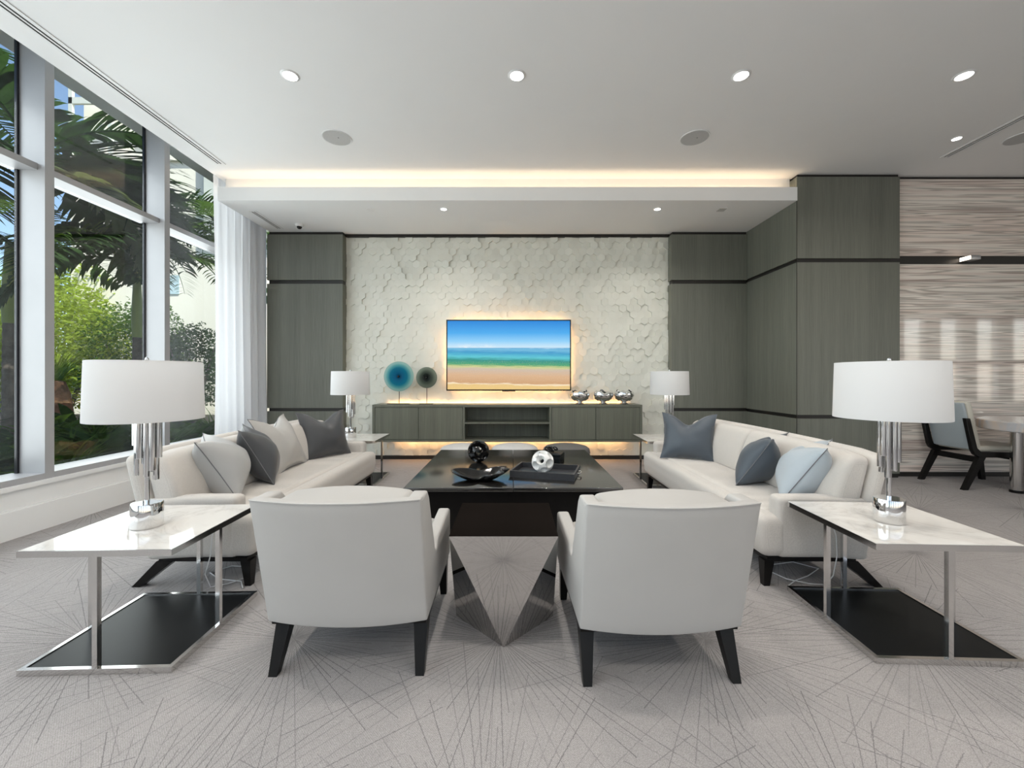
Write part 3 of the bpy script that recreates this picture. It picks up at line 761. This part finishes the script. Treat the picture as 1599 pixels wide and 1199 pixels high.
# ------------------------------------------------------------------ things on the coffee table
TZ = .42
def openwork(name, label, loc, r, m, seed, cat='ornament'):
    """hollow sphere pierced by round funnel-shaped holes"""
    random.seed(seed)
    dirs = []
    n = 17; ga = PI * (3 - math.sqrt(5))
    for i in range(n):
        z = 1 - 2 * (i + .5) / n; rr = math.sqrt(1 - z * z); dirs.append(Vector((rr * math.cos(ga * i + seed), rr * math.sin(ga * i + seed), z)))
    ang = [random.uniform(.28, .42) for _ in dirs]
    bm = bmesh.new(); bmesh.ops.create_icosphere(bm, subdivisions=5, radius=1)
    kill = []
    for v in bm.verts:
        d = v.co.normalized()
        if any(d.angle(q) < a for q, a in zip(dirs, ang)): kill.append(v)
        v.co = d * r
    bmesh.ops.delete(bm, geom=kill, context='VERTS')
    # pull rim of each hole exactly onto its circle
    for v in bm.verts:
        if v.is_boundary:
            d = v.co.normalized(); q, a = min(zip(dirs, ang), key=lambda k: abs(d.angle(k[0]) - k[1]))
            axis = q.cross(d)
            if axis.length > 1e-6: v.co = (Matrix.Rotation(a, 3, axis.normalized()) @ q) * r
    bm.verts.index_update()
    mb = MB(); mb.add([v.co[:] for v in bm.verts], [tuple(v.index for v in f.verts) for f in bm.faces]); bm.free()
    for q, a in zip(dirs, ang):   # funnels reaching inwards
        A = q.orthogonal().normalized(); Bv = q.cross(A); rows = []
        for (ra, da) in ((math.sin(a) * r, math.cos(a) * r), (math.sin(a) * r * .78, math.cos(a) * r * .86), (math.sin(a) * r * .60, math.cos(a) * r * .66), (math.sin(a) * r * .5, math.cos(a) * r * .42)):
            rows.append([q * da + (A * math.cos(2 * PI * k / 24) + Bv * math.sin(2 * PI * k / 24)) * ra for k in range(24)])
        vs = [p for R_ in rows for p in R_]
        mb.add(vs, [(i * 24 + k, i * 24 + (k + 1) % 24, (i + 1) * 24 + (k + 1) % 24, (i + 1) * 24 + k) for i in range(3) for k in range(24)])
    o = mb.build(name, m, ang=50, fix=False); o.location = loc
    return tag(o, label, cat)
openwork('openwork_ball', 'black pierced ceramic ball on the coffee table', (-.335, 4.12, TZ + .105), .107, M['ball_black'], 2)
openwork('openwork_ball', 'white pierced ceramic ball in the charcoal tray', (.262, 3.60, TZ + .0115 + .094), .096, M['ball_white'], 5)
# hand-like shallow dish
hd = MB(); vs = []; fs = []; NU, NV = 44, 8
def outline(a):
    r = .20 + .03 * math.cos(2 * a)
    if -.95 < a < .80:   # finger-like lobes on the right
        k = (a + .95) / 1.75 * 3; fr = k - math.floor(k)
        r = .13 + .115 * math.sin(PI * fr) ** .6
    if -1.75 < a < -1.05: r *= .70
    return r
NU = 72
for j in range(NV + 1):
    q = j / NV
    for i in range(NU):
        a = -PI + 2 * PI * i / NU; r = outline(a) * q; c = math.cos(a)
        zz = .006 + (.085 if c < 0 else .10) * q ** 2.0 * (.35 + .65 * abs(c)) + .02 * max(0, math.sin(a)) * q
        vs.append((r * c, r * .66 * math.sin(a), zz))
for j in range(NV):
    for i in range(NU): fs.append((j * NU + i, j * NU + (i + 1) % NU, (j + 1) * NU + (i + 1) % NU, (j + 1) * NU + i))
hd.add(vs, fs)
o = hd.build('sculptural_dish', M['ball_black'], ang=70, fix=False); o.location = (-.265, 3.38, TZ - .003)
md = o.modifiers.new('thick', 'SOLIDIFY'); md.thickness = .014; md.offset = 1
md = o.modifiers.new('sub', 'SUBSURF'); md.levels = 1; md.render_levels = 1
tag(o, 'glossy black hand-shaped shallow dish near the front of the coffee table', 'dish')
# tray
tr = thing('tray', 'charcoal rectangular tray holding the white ball on the coffee table', 'tray', (.29, 3.595, TZ), D(-16))
tw, td = .27, .19
MB().box(-tw, tw, -td, td, 0, .010).build('bottom', M['tray'], tr, smooth=False)
wl = MB()
wl.box(-tw, tw, -td, -td + .014, .0102, .055).box(-tw, tw, td - .014, td, .0102, .055).box(-tw, -tw + .014, -td + .014, td - .014, .0102, .055).box(tw - .014, tw, -td + .014, td - .014, .0102, .055)
wl.build('rim', M['tray'], tr, smooth=False)
MB().tube([(tw, -.05, .03), (tw + .03, -.05, .036), (tw + .034, -.02, .04), (tw + .034, .02, .04), (tw + .03, .05, .036), (tw, .05, .03)], .006, 8).build('handle', M['chrome'], tr)
bx = thing('decorative_box', 'black lidded box on the coffee table behind the tray', 'box', (.365, 4.145, TZ), D(-20))
MB().rbox(-.135, .135, -.095, .095, 0, .062, .004, 1, 2).build('body', M['black_plate'], bx)
MB().rbox(-.136, .136, -.096, .096, .0635, .088, .004, 1, 2).build('lid', M['black_plate'], bx)
kn = MB(); random.seed(4)
for i in range(7):
    c = Vector((random.uniform(-.05, .05), random.uniform(-.03, .03), .020 + random.uniform(0, .02)))
    ax_ = Euler((random.uniform(0, 3), random.uniform(0, 3), 0)).to_matrix()
    kn.tube([c + ax_ @ Vector((.022 * math.cos(k * PI / 8), .017 * math.sin(k * PI / 8), 0)) for k in range(16)], .0065, 8, True)
o = kn.build('knot_ornament', M['ball_black']); o.location = (.39, 4.16, TZ + .086); tag(o, 'small black chain-link knot lying on the black box', 'ornament')

# ------------------------------------------------------------------ end tables and lamps
def end_table(label, loc, rz):
    t = thing('end_table', label, 'end table', loc, rz, 'square marble end tables'); s = .316; Ht = .525
    MB().box(-s + .004, s - .004, -s + .004, s - .004, Ht - .016, Ht).build('top', M['marble'], t, smooth=False)
    def ring(z0, z1, wd):
        m = MB(); m.box(-s, s, -s, -s + wd, z0, z1); m.box(-s, s, s - wd, s, z0, z1); m.box(-s, -s + wd, -s + wd, s - wd, z0, z1); m.box(s - wd, s, -s + wd, s - wd, z0, z1); return m
    ring(Ht - .028, Ht - .0165, .022).add(*_rim(s, Ht)).build('top_frame', M['chrome_dim'], t, smooth=False)
    MB().box(-s + .02, s - .02, -s + .02, s - .02, .006, .022).build('base_plate', M['black_plate'], t, smooth=False)
    ring(0, .026, .019).build('base_frame', M['chrome_dim'], t, smooth=False)
    for (x, y) in ((0, -s + .011), (0, s - .011), (-s + .011, 0), (s - .011, 0)):
        MB().box(x - .0105, x + .0105, y - .0105, y + .0105, .0262, Ht - .0282).build('post', M['chrome_dim'], t, smooth=False)
    return t
def _rim(s, Ht):
    m = MB(); w = .0035
    m.box(-s, s, -s, -s + w, Ht - .0165, Ht - .001); m.box(-s, s, s - w, s, Ht - .0165, Ht - .001); m.box(-s, -s + w, -s + w, s - w, Ht - .0165, Ht - .001); m.box(s - w, s, -s + w, s - w, Ht - .0165, Ht - .001)
    return m.v, m.f
et = end_table('chrome and marble end table at the near left with a black base plate', (-1.77, 2.067, 0), D(2.0))
dup(et, (1.92, 2.123, 0), D(-2.4), 'chrome and marble end table at the near right with a black base plate')
dup(et, (-1.905, 5.10, 0), D(1.5), 'chrome and marble end table beyond the far end of the left sofa')
dup(et, (1.865, 5.06, 0), D(-1.5), 'chrome and marble end table beyond the far end of the right sofa')

def lamp(label, loc, rz):
    t = thing('table_lamp', label, 'lamp', loc, rz, 'chrome table lamps with white drum shades')
    MB().lathe([(0, .001), (.0625, .001), (.064, .004), (.064, .115), (.0625, .118), (.0, .118)], 40).build('base', M['chrome'], t)
    MB().cyl((0, 0, .118), (0, 0, .80), .011, n=20).build('stem', M['chrome'], t)
    for k, (x, y, z, r) in enumerate(((-.052, -.006, .395, .013), (-.031, .022, .30, .013), (-.016, -.026, .335, .0155), (.006, .026, .26, .012), (.017, -.023, .245, .0125), (.034, .012, .225, .013), (.040, -.018, .275, .012), (.055, .004, .335, .0125), (-.036, -.018, .25, .010))):
        MB().lathe([(0, z), (r - .002, z), (r, z + .002), (r, .548), (0, .548)], 20, (x, y, 0)).build('tube', M['chrome'], t)
    sh = MB().lathe([(.2265, .522), (.228, .521), (.2285, .523), (.221, .802), (.2205, .804), (.219, .803)], 72)
    s = sh.build('shade', M['shade'], t)
    MB().lathe([(.2225, .523), (.2255, .523), (.2255, .529), (.2225, .529), (.2225, .523)], 64).lathe([(.2155, .797), (.2185, .797), (.2185, .803), (.2155, .803), (.2155, .797)], 64).build('ring', M['white'], s)
    sp = MB()
    for k in range(3):
        a = k * 2 * PI / 3; sp.cyl((0, 0, .79), (.216 * math.cos(a), .216 * math.sin(a), .80), .0025, n=6)
    sp.build('spider', M['chrome_dim'], t)
    MB().lathe([(0, .828), (.008, .822), (.010, .812), (.005, .802), (.012, .80), (.012, .797), (0, .797)], 16).build('finial', M['chrome'], t)
    return t
lp = lamp('large chrome table lamp with white drum shade, at the near left by the window', (-1.785, 2.035, .5255), 0)
l2 = dup(lp, (1.905, 2.105, .5255), D(200), 'large chrome table lamp with white drum shade, at the near right')
l3 = dup(lp, (-1.99, 5.12, .5255), D(60), 'chrome table lamp with white drum shade at the far left of the console')
l4 = dup(lp, (1.925, 5.10, .5255), D(130), 'chrome table lamp with white drum shade at the far right of the console')
def cord(l, pts, rz):
    o = l.location; m = MB().tube([(x - o.x, y - o.y, z - o.z) for x, y, z in pts], .0034, 6); m.xf(Matrix.Rotation(-rz, 4, 'Z')); m.build('power_cord', M['cord'], l)
cord(lp, [(-1.72, 2.40, .49), (-1.745, 2.425, .36), (-1.76, 2.43, .22), (-1.80, 2.44, .10), (-1.79, 2.47, .01), (-1.72, 2.52, .0045), (-1.66, 2.60, .0045), (-1.70, 2.74, .0045), (-1.86, 2.76, .0045), (-1.93, 2.66, .0045), (-1.82, 2.58, .0045), (-1.66, 2.55, .0045), (-1.60, 2.47, .0045)], 0)
cord(l2, [(1.88, 2.455, .49), (1.885, 2.46, .40), (1.915, 2.462, .32), (1.92, 2.46, .20), (1.90, 2.465, .08), (1.88, 2.50, .008), (1.80, 2.52, .0045), (1.70, 2.58, .0045), (1.66, 2.68, .0045), (1.74, 2.78, .0045), (1.90, 2.82, .0045), (2.0, 2.72, .0045), (1.86, 2.62, .0045), (1.74, 2.56, .0045), (1.66, 2.50, .0045)], D(200))

# ------------------------------------------------------------------ dining corner
dc = thing('dining_chair', 'low dining chair with black frame and pale blue-grey back by the marble wall', 'chair', (5.42, 4.895, 0), -PI / 2)
for q in (-1, 1):
    x = q * .245
    pr = [(-.375, .80), (-.325, .80), (-.245, .47), (-.20, .425), (.40, .415), (.40, .36), (-.22, .365), (-.275, .40), (-.30, .45)]
    MB().poly_x(pr, x - .022, x + .022, .004, 1).build('side_frame', M['black_wood'], dc)
    MB().bar((x, -.19, .365), (x, -.375, 0), .045, .075, .04, .055).build('leg', M['black_wood'], dc)
    MB().bar((x, .33, .36), (x, .38, 0), .045, .07, .04, .05).build('leg', M['black_wood'], dc)
MB().box(-.222, .222, -.21, -.16, .30, .36).build('stretcher', M['black_wood'], dc, smooth=False)
MB().box(-.222, .222, .30, .35, .31, .36).build('stretcher', M['black_wood'], dc, smooth=False)
def bkl(x, y, z): return (x, y - (z - .44) * .22 - .02 * (1 - (x / .23) ** 2) , z)
MB().rbox(-.22, .22, -.245, -.215, .44, .97, .012, 6, 3, bkl).build('back_panel', M['blue_vinyl'], dc)
MB().rbox(-.222, .222, -.213, -.135, .44, .985, .03, 6, 3, bkl).build('backrest', M['cream_vinyl'], dc)
MB().rbox(-.222, .222, -.21, .42, .418, .485, .028, 6, 3).build('seat', M['cream_vinyl'], dc)
dt = thing('dining_table', 'round banded marble dining table on chrome legs at the right edge', 'table', (5.93, 4.39, 0))
MB().lathe([(0, .68), (.69, .68), (.70, .69), (.70, .775), (.69, .785), (0, .785)], 72).build('top', M['table_stone'], dt)
for (x, y) in ((-.43, .15), (.15, -.43), (.43, .12)):
    lg = MB().cyl((x, y, .03), (x, y, .6798), .05, n=28).build('leg', M['chrome_dim'], dt); MB().cyl((x, y, 0), (x, y, .0298), .056, n=28).build('foot', M['black_wood'], lg)
o = MB().lathe([(0, .0), (.16, .0), (.20, .008), (.205, .012), (.15, .010), (0, .006)], 40).build('serving_plate', M['black_glass']); o.location = (6.05, 4.62, .7855); tag(o, 'flat black plate lying on the round marble table', 'plate')

# ------------------------------------------------------------------ garden outside
G0 = .12
gm = MB(); gn = 24; vs = []; fs = []
for i in range(gn + 1):
    for j in range(gn + 1):
        x = -30 + 25.7 * i / gn; y = -6 + 30 * j / gn
        vs.append((x, y, G0 + .08 * noise.noise(Vector((x * .5, y * .5, 0)))))
for i in range(gn):
    for j in range(gn): a = i * (gn + 1) + j; fs.append((a, a + 1, a + gn + 2, a + gn + 1))
gm.add(vs, fs); struct(gm.build('ground', M['soil']))
def frond_mesh(L, rise, droop, ll, n, wd, seed, sag=.55):
    rnd = random.Random(seed); mb = MB(); pts = []
    for i in range(17):
        t = i / 16; pts.append(Vector((L * (t - .18 * t * t), .06 * L * math.sin(t * 2 + seed), rise * t - droop * t * t)))
    mb.tube(pts, lambda t: .022 * (1 - t) + .004, 6)
    for i in range(n):
        t = .16 + .83 * i / (n - 1); k = t * 16; a = min(15, int(k)); p = pts[a].lerp(pts[a + 1], k - a); d = (pts[a + 1] - pts[a]).normalized()
        l = ll * (math.sin(PI * (.14 + .80 * t)) ** .7) * rnd.uniform(.85, 1.1)
        for s in (-1, 1):
            side = Vector((-d.y, d.x, 0)).normalized() * s
            dr = (d * rnd.uniform(.45, .75) + side + Vector((0, 0, rnd.uniform(.05, .3)))).normalized()
            w = wd * rnd.uniform(.8, 1.15); P = p.copy(); prev = None
            vs = []
            for q in range(6):
                u = q / 5; ww = w * (.45 + 1.4 * u if u < .4 else 1.01 if u < .65 else 2.85 * (1.005 - u)) * .5
                nrm = dr.cross(Vector((0, 0, 1))).normalized()
                vs += [P + nrm * ww, P - nrm * ww]
                P = P + dr * (l / 5); dr = (dr + Vector((0, 0, -sag * .5 * (u + .3)))).normalized()
            mb.add(vs, [(2 * q, 2 * q + 1, 2 * q + 3, 2 * q + 2) for q in range(5)])
    return mb
FR = {}
def frond_proto(kind):
    if kind not in FR:
        FR[kind] = {'big': lambda: frond_mesh(2.5, 1.35, 1.75, .98, 36, .085, 1, .45), 'fine': lambda: frond_mesh(2.3, 1.5, 2.1, .62, 46, .030, 2, .35), 'pale': lambda: frond_mesh(2.4, 1.1, 2.0, .6, 28, .075, 3, .8)}[kind]()
    return FR[kind]
MAN = {13: [('big', 'leaf_dark', 84, .14), ('big', 'leaf_dark', 70, .18), ('big', 'leaf_dark', 100, -.1), ('big', 'leaf_dark', 74, -.30), ('big', 'leaf_dark', 66, -.02), ('pale', 'leaf_pale', 80, .32), ('big', 'leaf_dark', 92, .42), ('big', 'leaf_dark', 50, -.55)], 14: [('fine', 'leaf_dark', -75, .1), ('fine', 'leaf_mid', -60, -.3)], 12: [('big', 'leaf_mid', 40, -.5), ('big', 'leaf_dark', -80, .1)]}
def palm(label, x, y, h, r, kinds, nf, seed, shaft=1.0, mats=('leaf_dark', 'leaf_mid'), az0=0, s=1.0):
    t = thing('palm_tree', label, 'palm tree', (x, y, G0), group='palms outside the window')
    rnd = random.Random(seed); pr = []; n = 34; man = MAN.get(seed, [])
    for i in range(n + 1):
        z = (h - shaft) * i / n; pr.append((r * (1.15 - .2 * i / n) * (1.07 if i % 2 else .98), z))
    MB().lathe([(0, -.15)] + pr + [(0, h - shaft)], 16).build('trunk', M['bark'], t)
    MB().lathe([(0, h - shaft - .02), (r * 1.05, h - shaft), (r * 1.25, h - shaft * .75), (r * .9, h - shaft * .3), (r * .6, h), (0, h + .05)], 16).build('crownshaft', M['crownshaft'], t)
    meshes = {}
    for i in range(nf):
        k = kinds[i % len(kinds)]; mt = mats[i % len(mats)]
        if (k, mt) not in meshes:
            o = frond_proto(k).build('frond', M[mt], t, ang=60, fix=False); meshes[(k, mt)] = o
        else:
            o = meshes[(k, mt)].copy(); COL.objects.link(o); o.parent = t
        tilt = rnd.uniform(-.55, .25) + (.25 if i % 3 == 0 else 0)
        o.location = (0, 0, h - .05); o.rotation_euler = (rnd.uniform(-.25, .25), tilt * .8, az0 + i * 2.399 + rnd.uniform(-.2, .2)); q = s * rnd.uniform(.85, 1.12)
        reach = -4.35 - x; cx = max(.0, math.cos(o.rotation_euler.z))
        q = min(q, reach / max(.01, cx * 2.15 + .45)) if cx > .05 else q
        o.scale = (q, q, q)
    for (k, mt, az, tl) in man:
        if (k, mt) not in meshes: o = meshes[(k, mt)] = frond_proto(k).build('frond', M[mt], t, ang=60, fix=False)
        else: o = meshes[(k, mt)].copy(); COL.objects.link(o); o.parent = t
        o.location = (0, 0, h - .05); o.rotation_euler = (0, tl, D(az)); o.scale = (.95, .95, .95)
    return t
palm('slender palm with ringed brown trunk and green crownshaft in the leftmost pane', -8.0, 6.62, 3.25, .075, ['big', 'fine'], 9, 11, 1.25)
palm('palm with pale green crownshaft beside the second mullion', -6.67, 7.40, 3.2, .065, ['fine', 'pale'], 8, 12, 1.35, ('leaf_mid', 'leaf_dark'))
palm('palm with broad dark fronds arching across the upper panes', -6.1, 5.25, 3.95, .075, ['big'], 4, 13, 1.0, ('leaf_dark',), az0=2.6)
palm('palm with feathery fronds seen in the pane beside the curtain', -6.3, 9.1, 4.1, .07, ['fine'], 8, 14, 1.0, ('leaf_dark', 'leaf_mid'))
palm('tall palm with dark fronds high in the leftmost pane', -8.6, 6.1, 5.6, .09, ['big'], 8, 15, 1.0, ('leaf_dark',), s=1.1)

def leaf_cloud(n, rx, ry, rz, ls, seed, flat=.0):
    rnd = random.Random(seed); mb = MB(); vs = []; fs = []
    for _ in range(n):
        while True:
            p = Vector((rnd.uniform(-1, 1), rnd.uniform(-1, 1), rnd.uniform(-1, 1)))
            if .45 < p.length < 1: break
        p *= 1 - .18 * (noise.noise(p * 2.2 + Vector((seed, 0, 0))) + .5)
        P = Vector((p.x * rx, p.y * ry, p.z * rz)); l = ls * rnd.uniform(.6, 1.3)
        d = Vector((rnd.uniform(-1, 1), rnd.uniform(-1, 1), rnd.uniform(-.7, .6))).normalized(); s = d.orthogonal().normalized(); s = (Matrix.Rotation(rnd.uniform(0, PI), 3, d) @ s) * l * .26; up = d.cross(s).normalized() * l * .08
        o = len(vs); vs += [P, P + d * l * .45 + s + up, P + d * l, P + d * l * .45 - s + up]; fs += [(o, o + 1, o + 2), (o, o + 2, o + 3)]
    return mb.add(vs, fs)
def shrub(label, x, y, z, rx, ry, rz, n, ls, m, seed):
    t = thing('shrub', label, 'shrub', (x, y, G0), group='shrubs in the garden')
    leaf_cloud(n, rx, ry, rz, ls, seed).build('foliage', M[m], t, smooth=False, loc=(0, 0, z - G0), fix=False)
    rnd = random.Random(seed); st = MB()
    for k in range(5):
        a = rnd.uniform(0, 6.28); st.tube([(0, 0, -.1), (rx * .25 * math.cos(a), ry * .25 * math.sin(a), (z - G0) * .6), (rx * .6 * math.cos(a), ry * .6 * math.sin(a), z - G0 + rz * .4)], lambda t: .03 * (1 - t) + .008, 6)
    st.build('stems', M['bark'], t)
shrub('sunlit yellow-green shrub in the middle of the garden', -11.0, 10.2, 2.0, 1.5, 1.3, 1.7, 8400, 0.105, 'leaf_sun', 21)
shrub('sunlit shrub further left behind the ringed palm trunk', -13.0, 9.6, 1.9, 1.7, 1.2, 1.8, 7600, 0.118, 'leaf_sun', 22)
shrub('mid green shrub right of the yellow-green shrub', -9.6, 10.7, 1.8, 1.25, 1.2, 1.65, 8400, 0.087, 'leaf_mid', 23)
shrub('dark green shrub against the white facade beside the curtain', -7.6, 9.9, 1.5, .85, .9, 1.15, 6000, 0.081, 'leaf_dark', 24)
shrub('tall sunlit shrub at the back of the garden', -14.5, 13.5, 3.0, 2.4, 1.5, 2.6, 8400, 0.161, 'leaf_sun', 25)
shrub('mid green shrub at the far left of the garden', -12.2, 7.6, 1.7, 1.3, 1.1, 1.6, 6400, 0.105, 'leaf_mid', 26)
def tuft(label, x, y, n, L, wd, m, seed, up=.9, name='grass_clump', cat='plant'):
    rnd = random.Random(seed); mb = MB()
    for i in range(n):
        a = rnd.uniform(0, 6.28); l = L * rnd.uniform(.6, 1.1); d = Vector((math.cos(a), math.sin(a), up * rnd.uniform(.6, 1.8))).normalized(); P = Vector((rnd.uniform(-.06, .06), rnd.uniform(-.06, .06), -.03)); nr = Vector((-math.sin(a), math.cos(a), 0)); vs = []
        for q in range(6):
            u = q / 5; w = wd * (1 - u) + .001 if wd < .03 else wd * max(.03, math.sin(PI * min(1, .08 + .92 * u)))
            vs += [P + nr * w, P - nr * w]; P = P + d * (l / 5); d = (d + Vector((0, 0, -.22))).normalized()
        mb.add(vs, [(2 * q, 2 * q + 1, 2 * q + 3, 2 * q + 2) for q in range(5)])
    o = mb.build(name, M[m], ang=60, fix=False); o.location = (x, y, G0); o['category'] = cat; o['label'] = label
    o['group'] = 'low planting under the windows'
    return o
k = 0
low = [(-5.25, 3.05), (-5.35, 3.75), (-5.2, 4.35), (-5.75, 4.6), (-5.3, 5.0), (-5.9, 5.2), (-5.45, 5.65), (-5.25, 6.2), (-6.1, 6.0), (-6.6, 5.4), (-6.7, 6.6), (-5.5, 6.95), (-6.2, 7.0), (-7.1, 7.1), (-5.9, 7.8), (-6.8, 8.1), (-7.6, 7.7), (-5.3, 2.3), (-5.9, 3.4), (-6.2, 4.2), (-7.3, 6.1), (-7.9, 5.6), (-7.7, 8.4), (-8.3, 7.4), (-8.6, 8.2), (-7.2, 8.9), (-8.9, 6.9), (-8.5, 5.9), (-6.4, 9.6), (-5.6, 8.8), (-5.3, 9.6), (-6.0, 8.4), (-7.5, 6.7), (-6.9, 7.5)]
for (x, y) in low:
    kk = k % 3
    if kk == 0: tuft('broad-leaved dark green plant low under the windows', x, y, 34, .80 + .12 * max(0, -5.6 - x), .095, 'leaf_dark', 40 + k, name='leafy_plant')
    elif kk == 1: tuft('arching strappy grass clump low under the windows', x, y, 80, .95, .016, 'leaf_mid', 40 + k)
    else: tuft('glossy mid green leafy plant low under the windows', x, y, 40, .70 + .12 * max(0, -5.6 - x), .08, 'leaf_mid', 40 + k, name='leafy_plant')
    k += 1
tag(MB().lathe([(0, -.1), (.26, -.1), (.30, .3), (.24, .8), (.16, 1.05), (0, 1.1)], 14, (-10.0, 9.1, G0 - .0)).build('palm_stump', M['bark_brown']), 'short rust-brown palm trunk between the shrubs', 'palm trunk')
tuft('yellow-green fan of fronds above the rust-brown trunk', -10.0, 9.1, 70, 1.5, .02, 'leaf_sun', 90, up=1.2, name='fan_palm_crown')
bpy.data.objects['fan_palm_crown'].location.z = G0 + 1.05
B('garden_kerb', M['path'], (-9.4, -9.2, 4.5, 9.0, 0, .42), (-12, -9.4, 8.8, 9.0, 0, .42))
# neighbouring wing of the building
fa = sempty('building_wing')
fw = MB(); fw.box(-14.0, -4.6, 13.2, 13.8, 0, 8.1); fw.box(-14.0, -4.6, 13.1, 13.2, 8.1, 8.3); fw.box(-14.0, -4.6, 13.6, 18, 8.3, 14)
fw.build('facade_wall', M['facade'], fa, smooth=False)
MB().box(-9.6, -4.6, 12.95, 13.19, 5.6, 9.5).build('facade_bay', M['facade_grey'], fa, smooth=False)
rl = MB()
for i in range(7): rl.box(-14.0 + i * 1.25, -13.88 + i * 1.25, 13.12, 13.2, 8.3, 10.4)
rl.box(-14.0, -6, 13.12, 13.2, 9.9, 10.1)
rl.build('balcony_frame', M['facade_grey'], fa, smooth=False)
B('facade_window', M['facade_glass'], (-10.85, -10.55, 13.17, 13.2, 3.9, 4.5), parent=fa)

# ------------------------------------------------------------------ light
def area(name, loc, rot, sx, sy, power, col=(1, 1, 1), spread=180, shape='RECTANGLE'):
    l = bpy.data.lights.new(name, 'AREA'); l.shape = shape; l.size = sx
    if shape in ('RECTANGLE', 'ELLIPSE'): l.size_y = sy
    l.energy = power; l.color = col; l.spread = D(spread)
    o = bpy.data.objects.new(name, l); COL.objects.link(o); o.location = loc; o.rotation_euler = rot
    return o
EXPO = 0.10
# daylight entering through the window wall and the rear windows
for i, y in enumerate(MY[:8]):
    area('window_daylight', (-4.32, y - .56, 2.1), (0, -PI / 2, 0), 3.1, 1.19, 42, (.97, .985, 1.0))
for i in range(1, len(RX) - 1, 2):
    area('window_daylight', ((RX[i] + RX[i + 1]) / 2, -5.25, 1.9), (PI / 2, 0, 0), RX[i + 1] - RX[i], 3.0, 6 if RX[i] < 8.5 else 18, (1, .985, .965))
# lamps of the downlights in view; the unseen rows are added fill without fittings
for x in LX: area('downlight_and_fill', (x, 3.51, 3.788), (0, 0, 0), .10, .10, 13, (1, .95, .88), 150, 'DISK')
for x in LX:
    for y in (1.5, -.6, -2.6): area('downlight_and_fill', (x, y, 3.788), (0, 0, 0), .10, .10, 13, (1, .95, .88), 150, 'DISK')
for x in (-.897, 1.90): area('downlight_and_fill', (x, 5.45, 3.452), (0, 0, 0), .07, .07, 7, (1, .95, .88), 130, 'DISK')
sun = bpy.data.lights.new('sun', 'SUN'); sun.energy = 8; sun.angle = D(1); sun.color = (1, .93, .80)
so_ = bpy.data.objects.new('sun', sun); COL.objects.link(so_)
so_.rotation_euler = Vector((-.62, .35, -.75)).to_track_quat('-Z', 'Y').to_euler()

wd_ = bpy.data.worlds.new('World'); SC.world = wd_; wd_.use_nodes = True
nt = wd_.node_tree; bg = nt.nodes['Background']
sky = nt.nodes.new('ShaderNodeTexSky'); sky.sky_type = 'NISHITA'; sky.sun_disc = False; sky.sun_elevation = D(48); sky.sun_rotation = D(120); sky.air_density = 1.0; sky.dust_density = 1.2; sky.ozone_density = 1.2
nt.links.new(sky.outputs[0], bg.inputs[0]); bg.inputs[1].default_value = .22

# ------------------------------------------------------------------ camera
cam = bpy.data.cameras.new('camera'); cam.sensor_width = 36; cam.lens = 650 / 1599 * 36; cam.shift_x = -.5 / 1599; cam.shift_y = -9.5 / 1599
cam.clip_start = .05; cam.clip_end = 200
co_ = bpy.data.objects.new('camera', cam); COL.objects.link(co_); co_.location = (0, 0, 1.25); co_.rotation_euler = (PI / 2, 0, 0)
SC.camera = co_
SC.view_settings.view_transform = 'Standard'; SC.view_settings.look = 'None'; SC.view_settings.gamma = 1; SC.view_settings.use_curve_mapping = False
SC.view_settings.exposure = EXPO
cy = SC.cycles
cy.use_denoising = True; cy.max_bounces = 10; cy.diffuse_bounces = 5; cy.glossy_bounces = 5; cy.transmission_bounces = 6; cy.transparent_max_bounces = 12
cy.caustics_reflective = False; cy.caustics_refractive = False; cy.sample_clamp_indirect = 8; cy.use_light_tree = True; cy.blur_glossy = .5
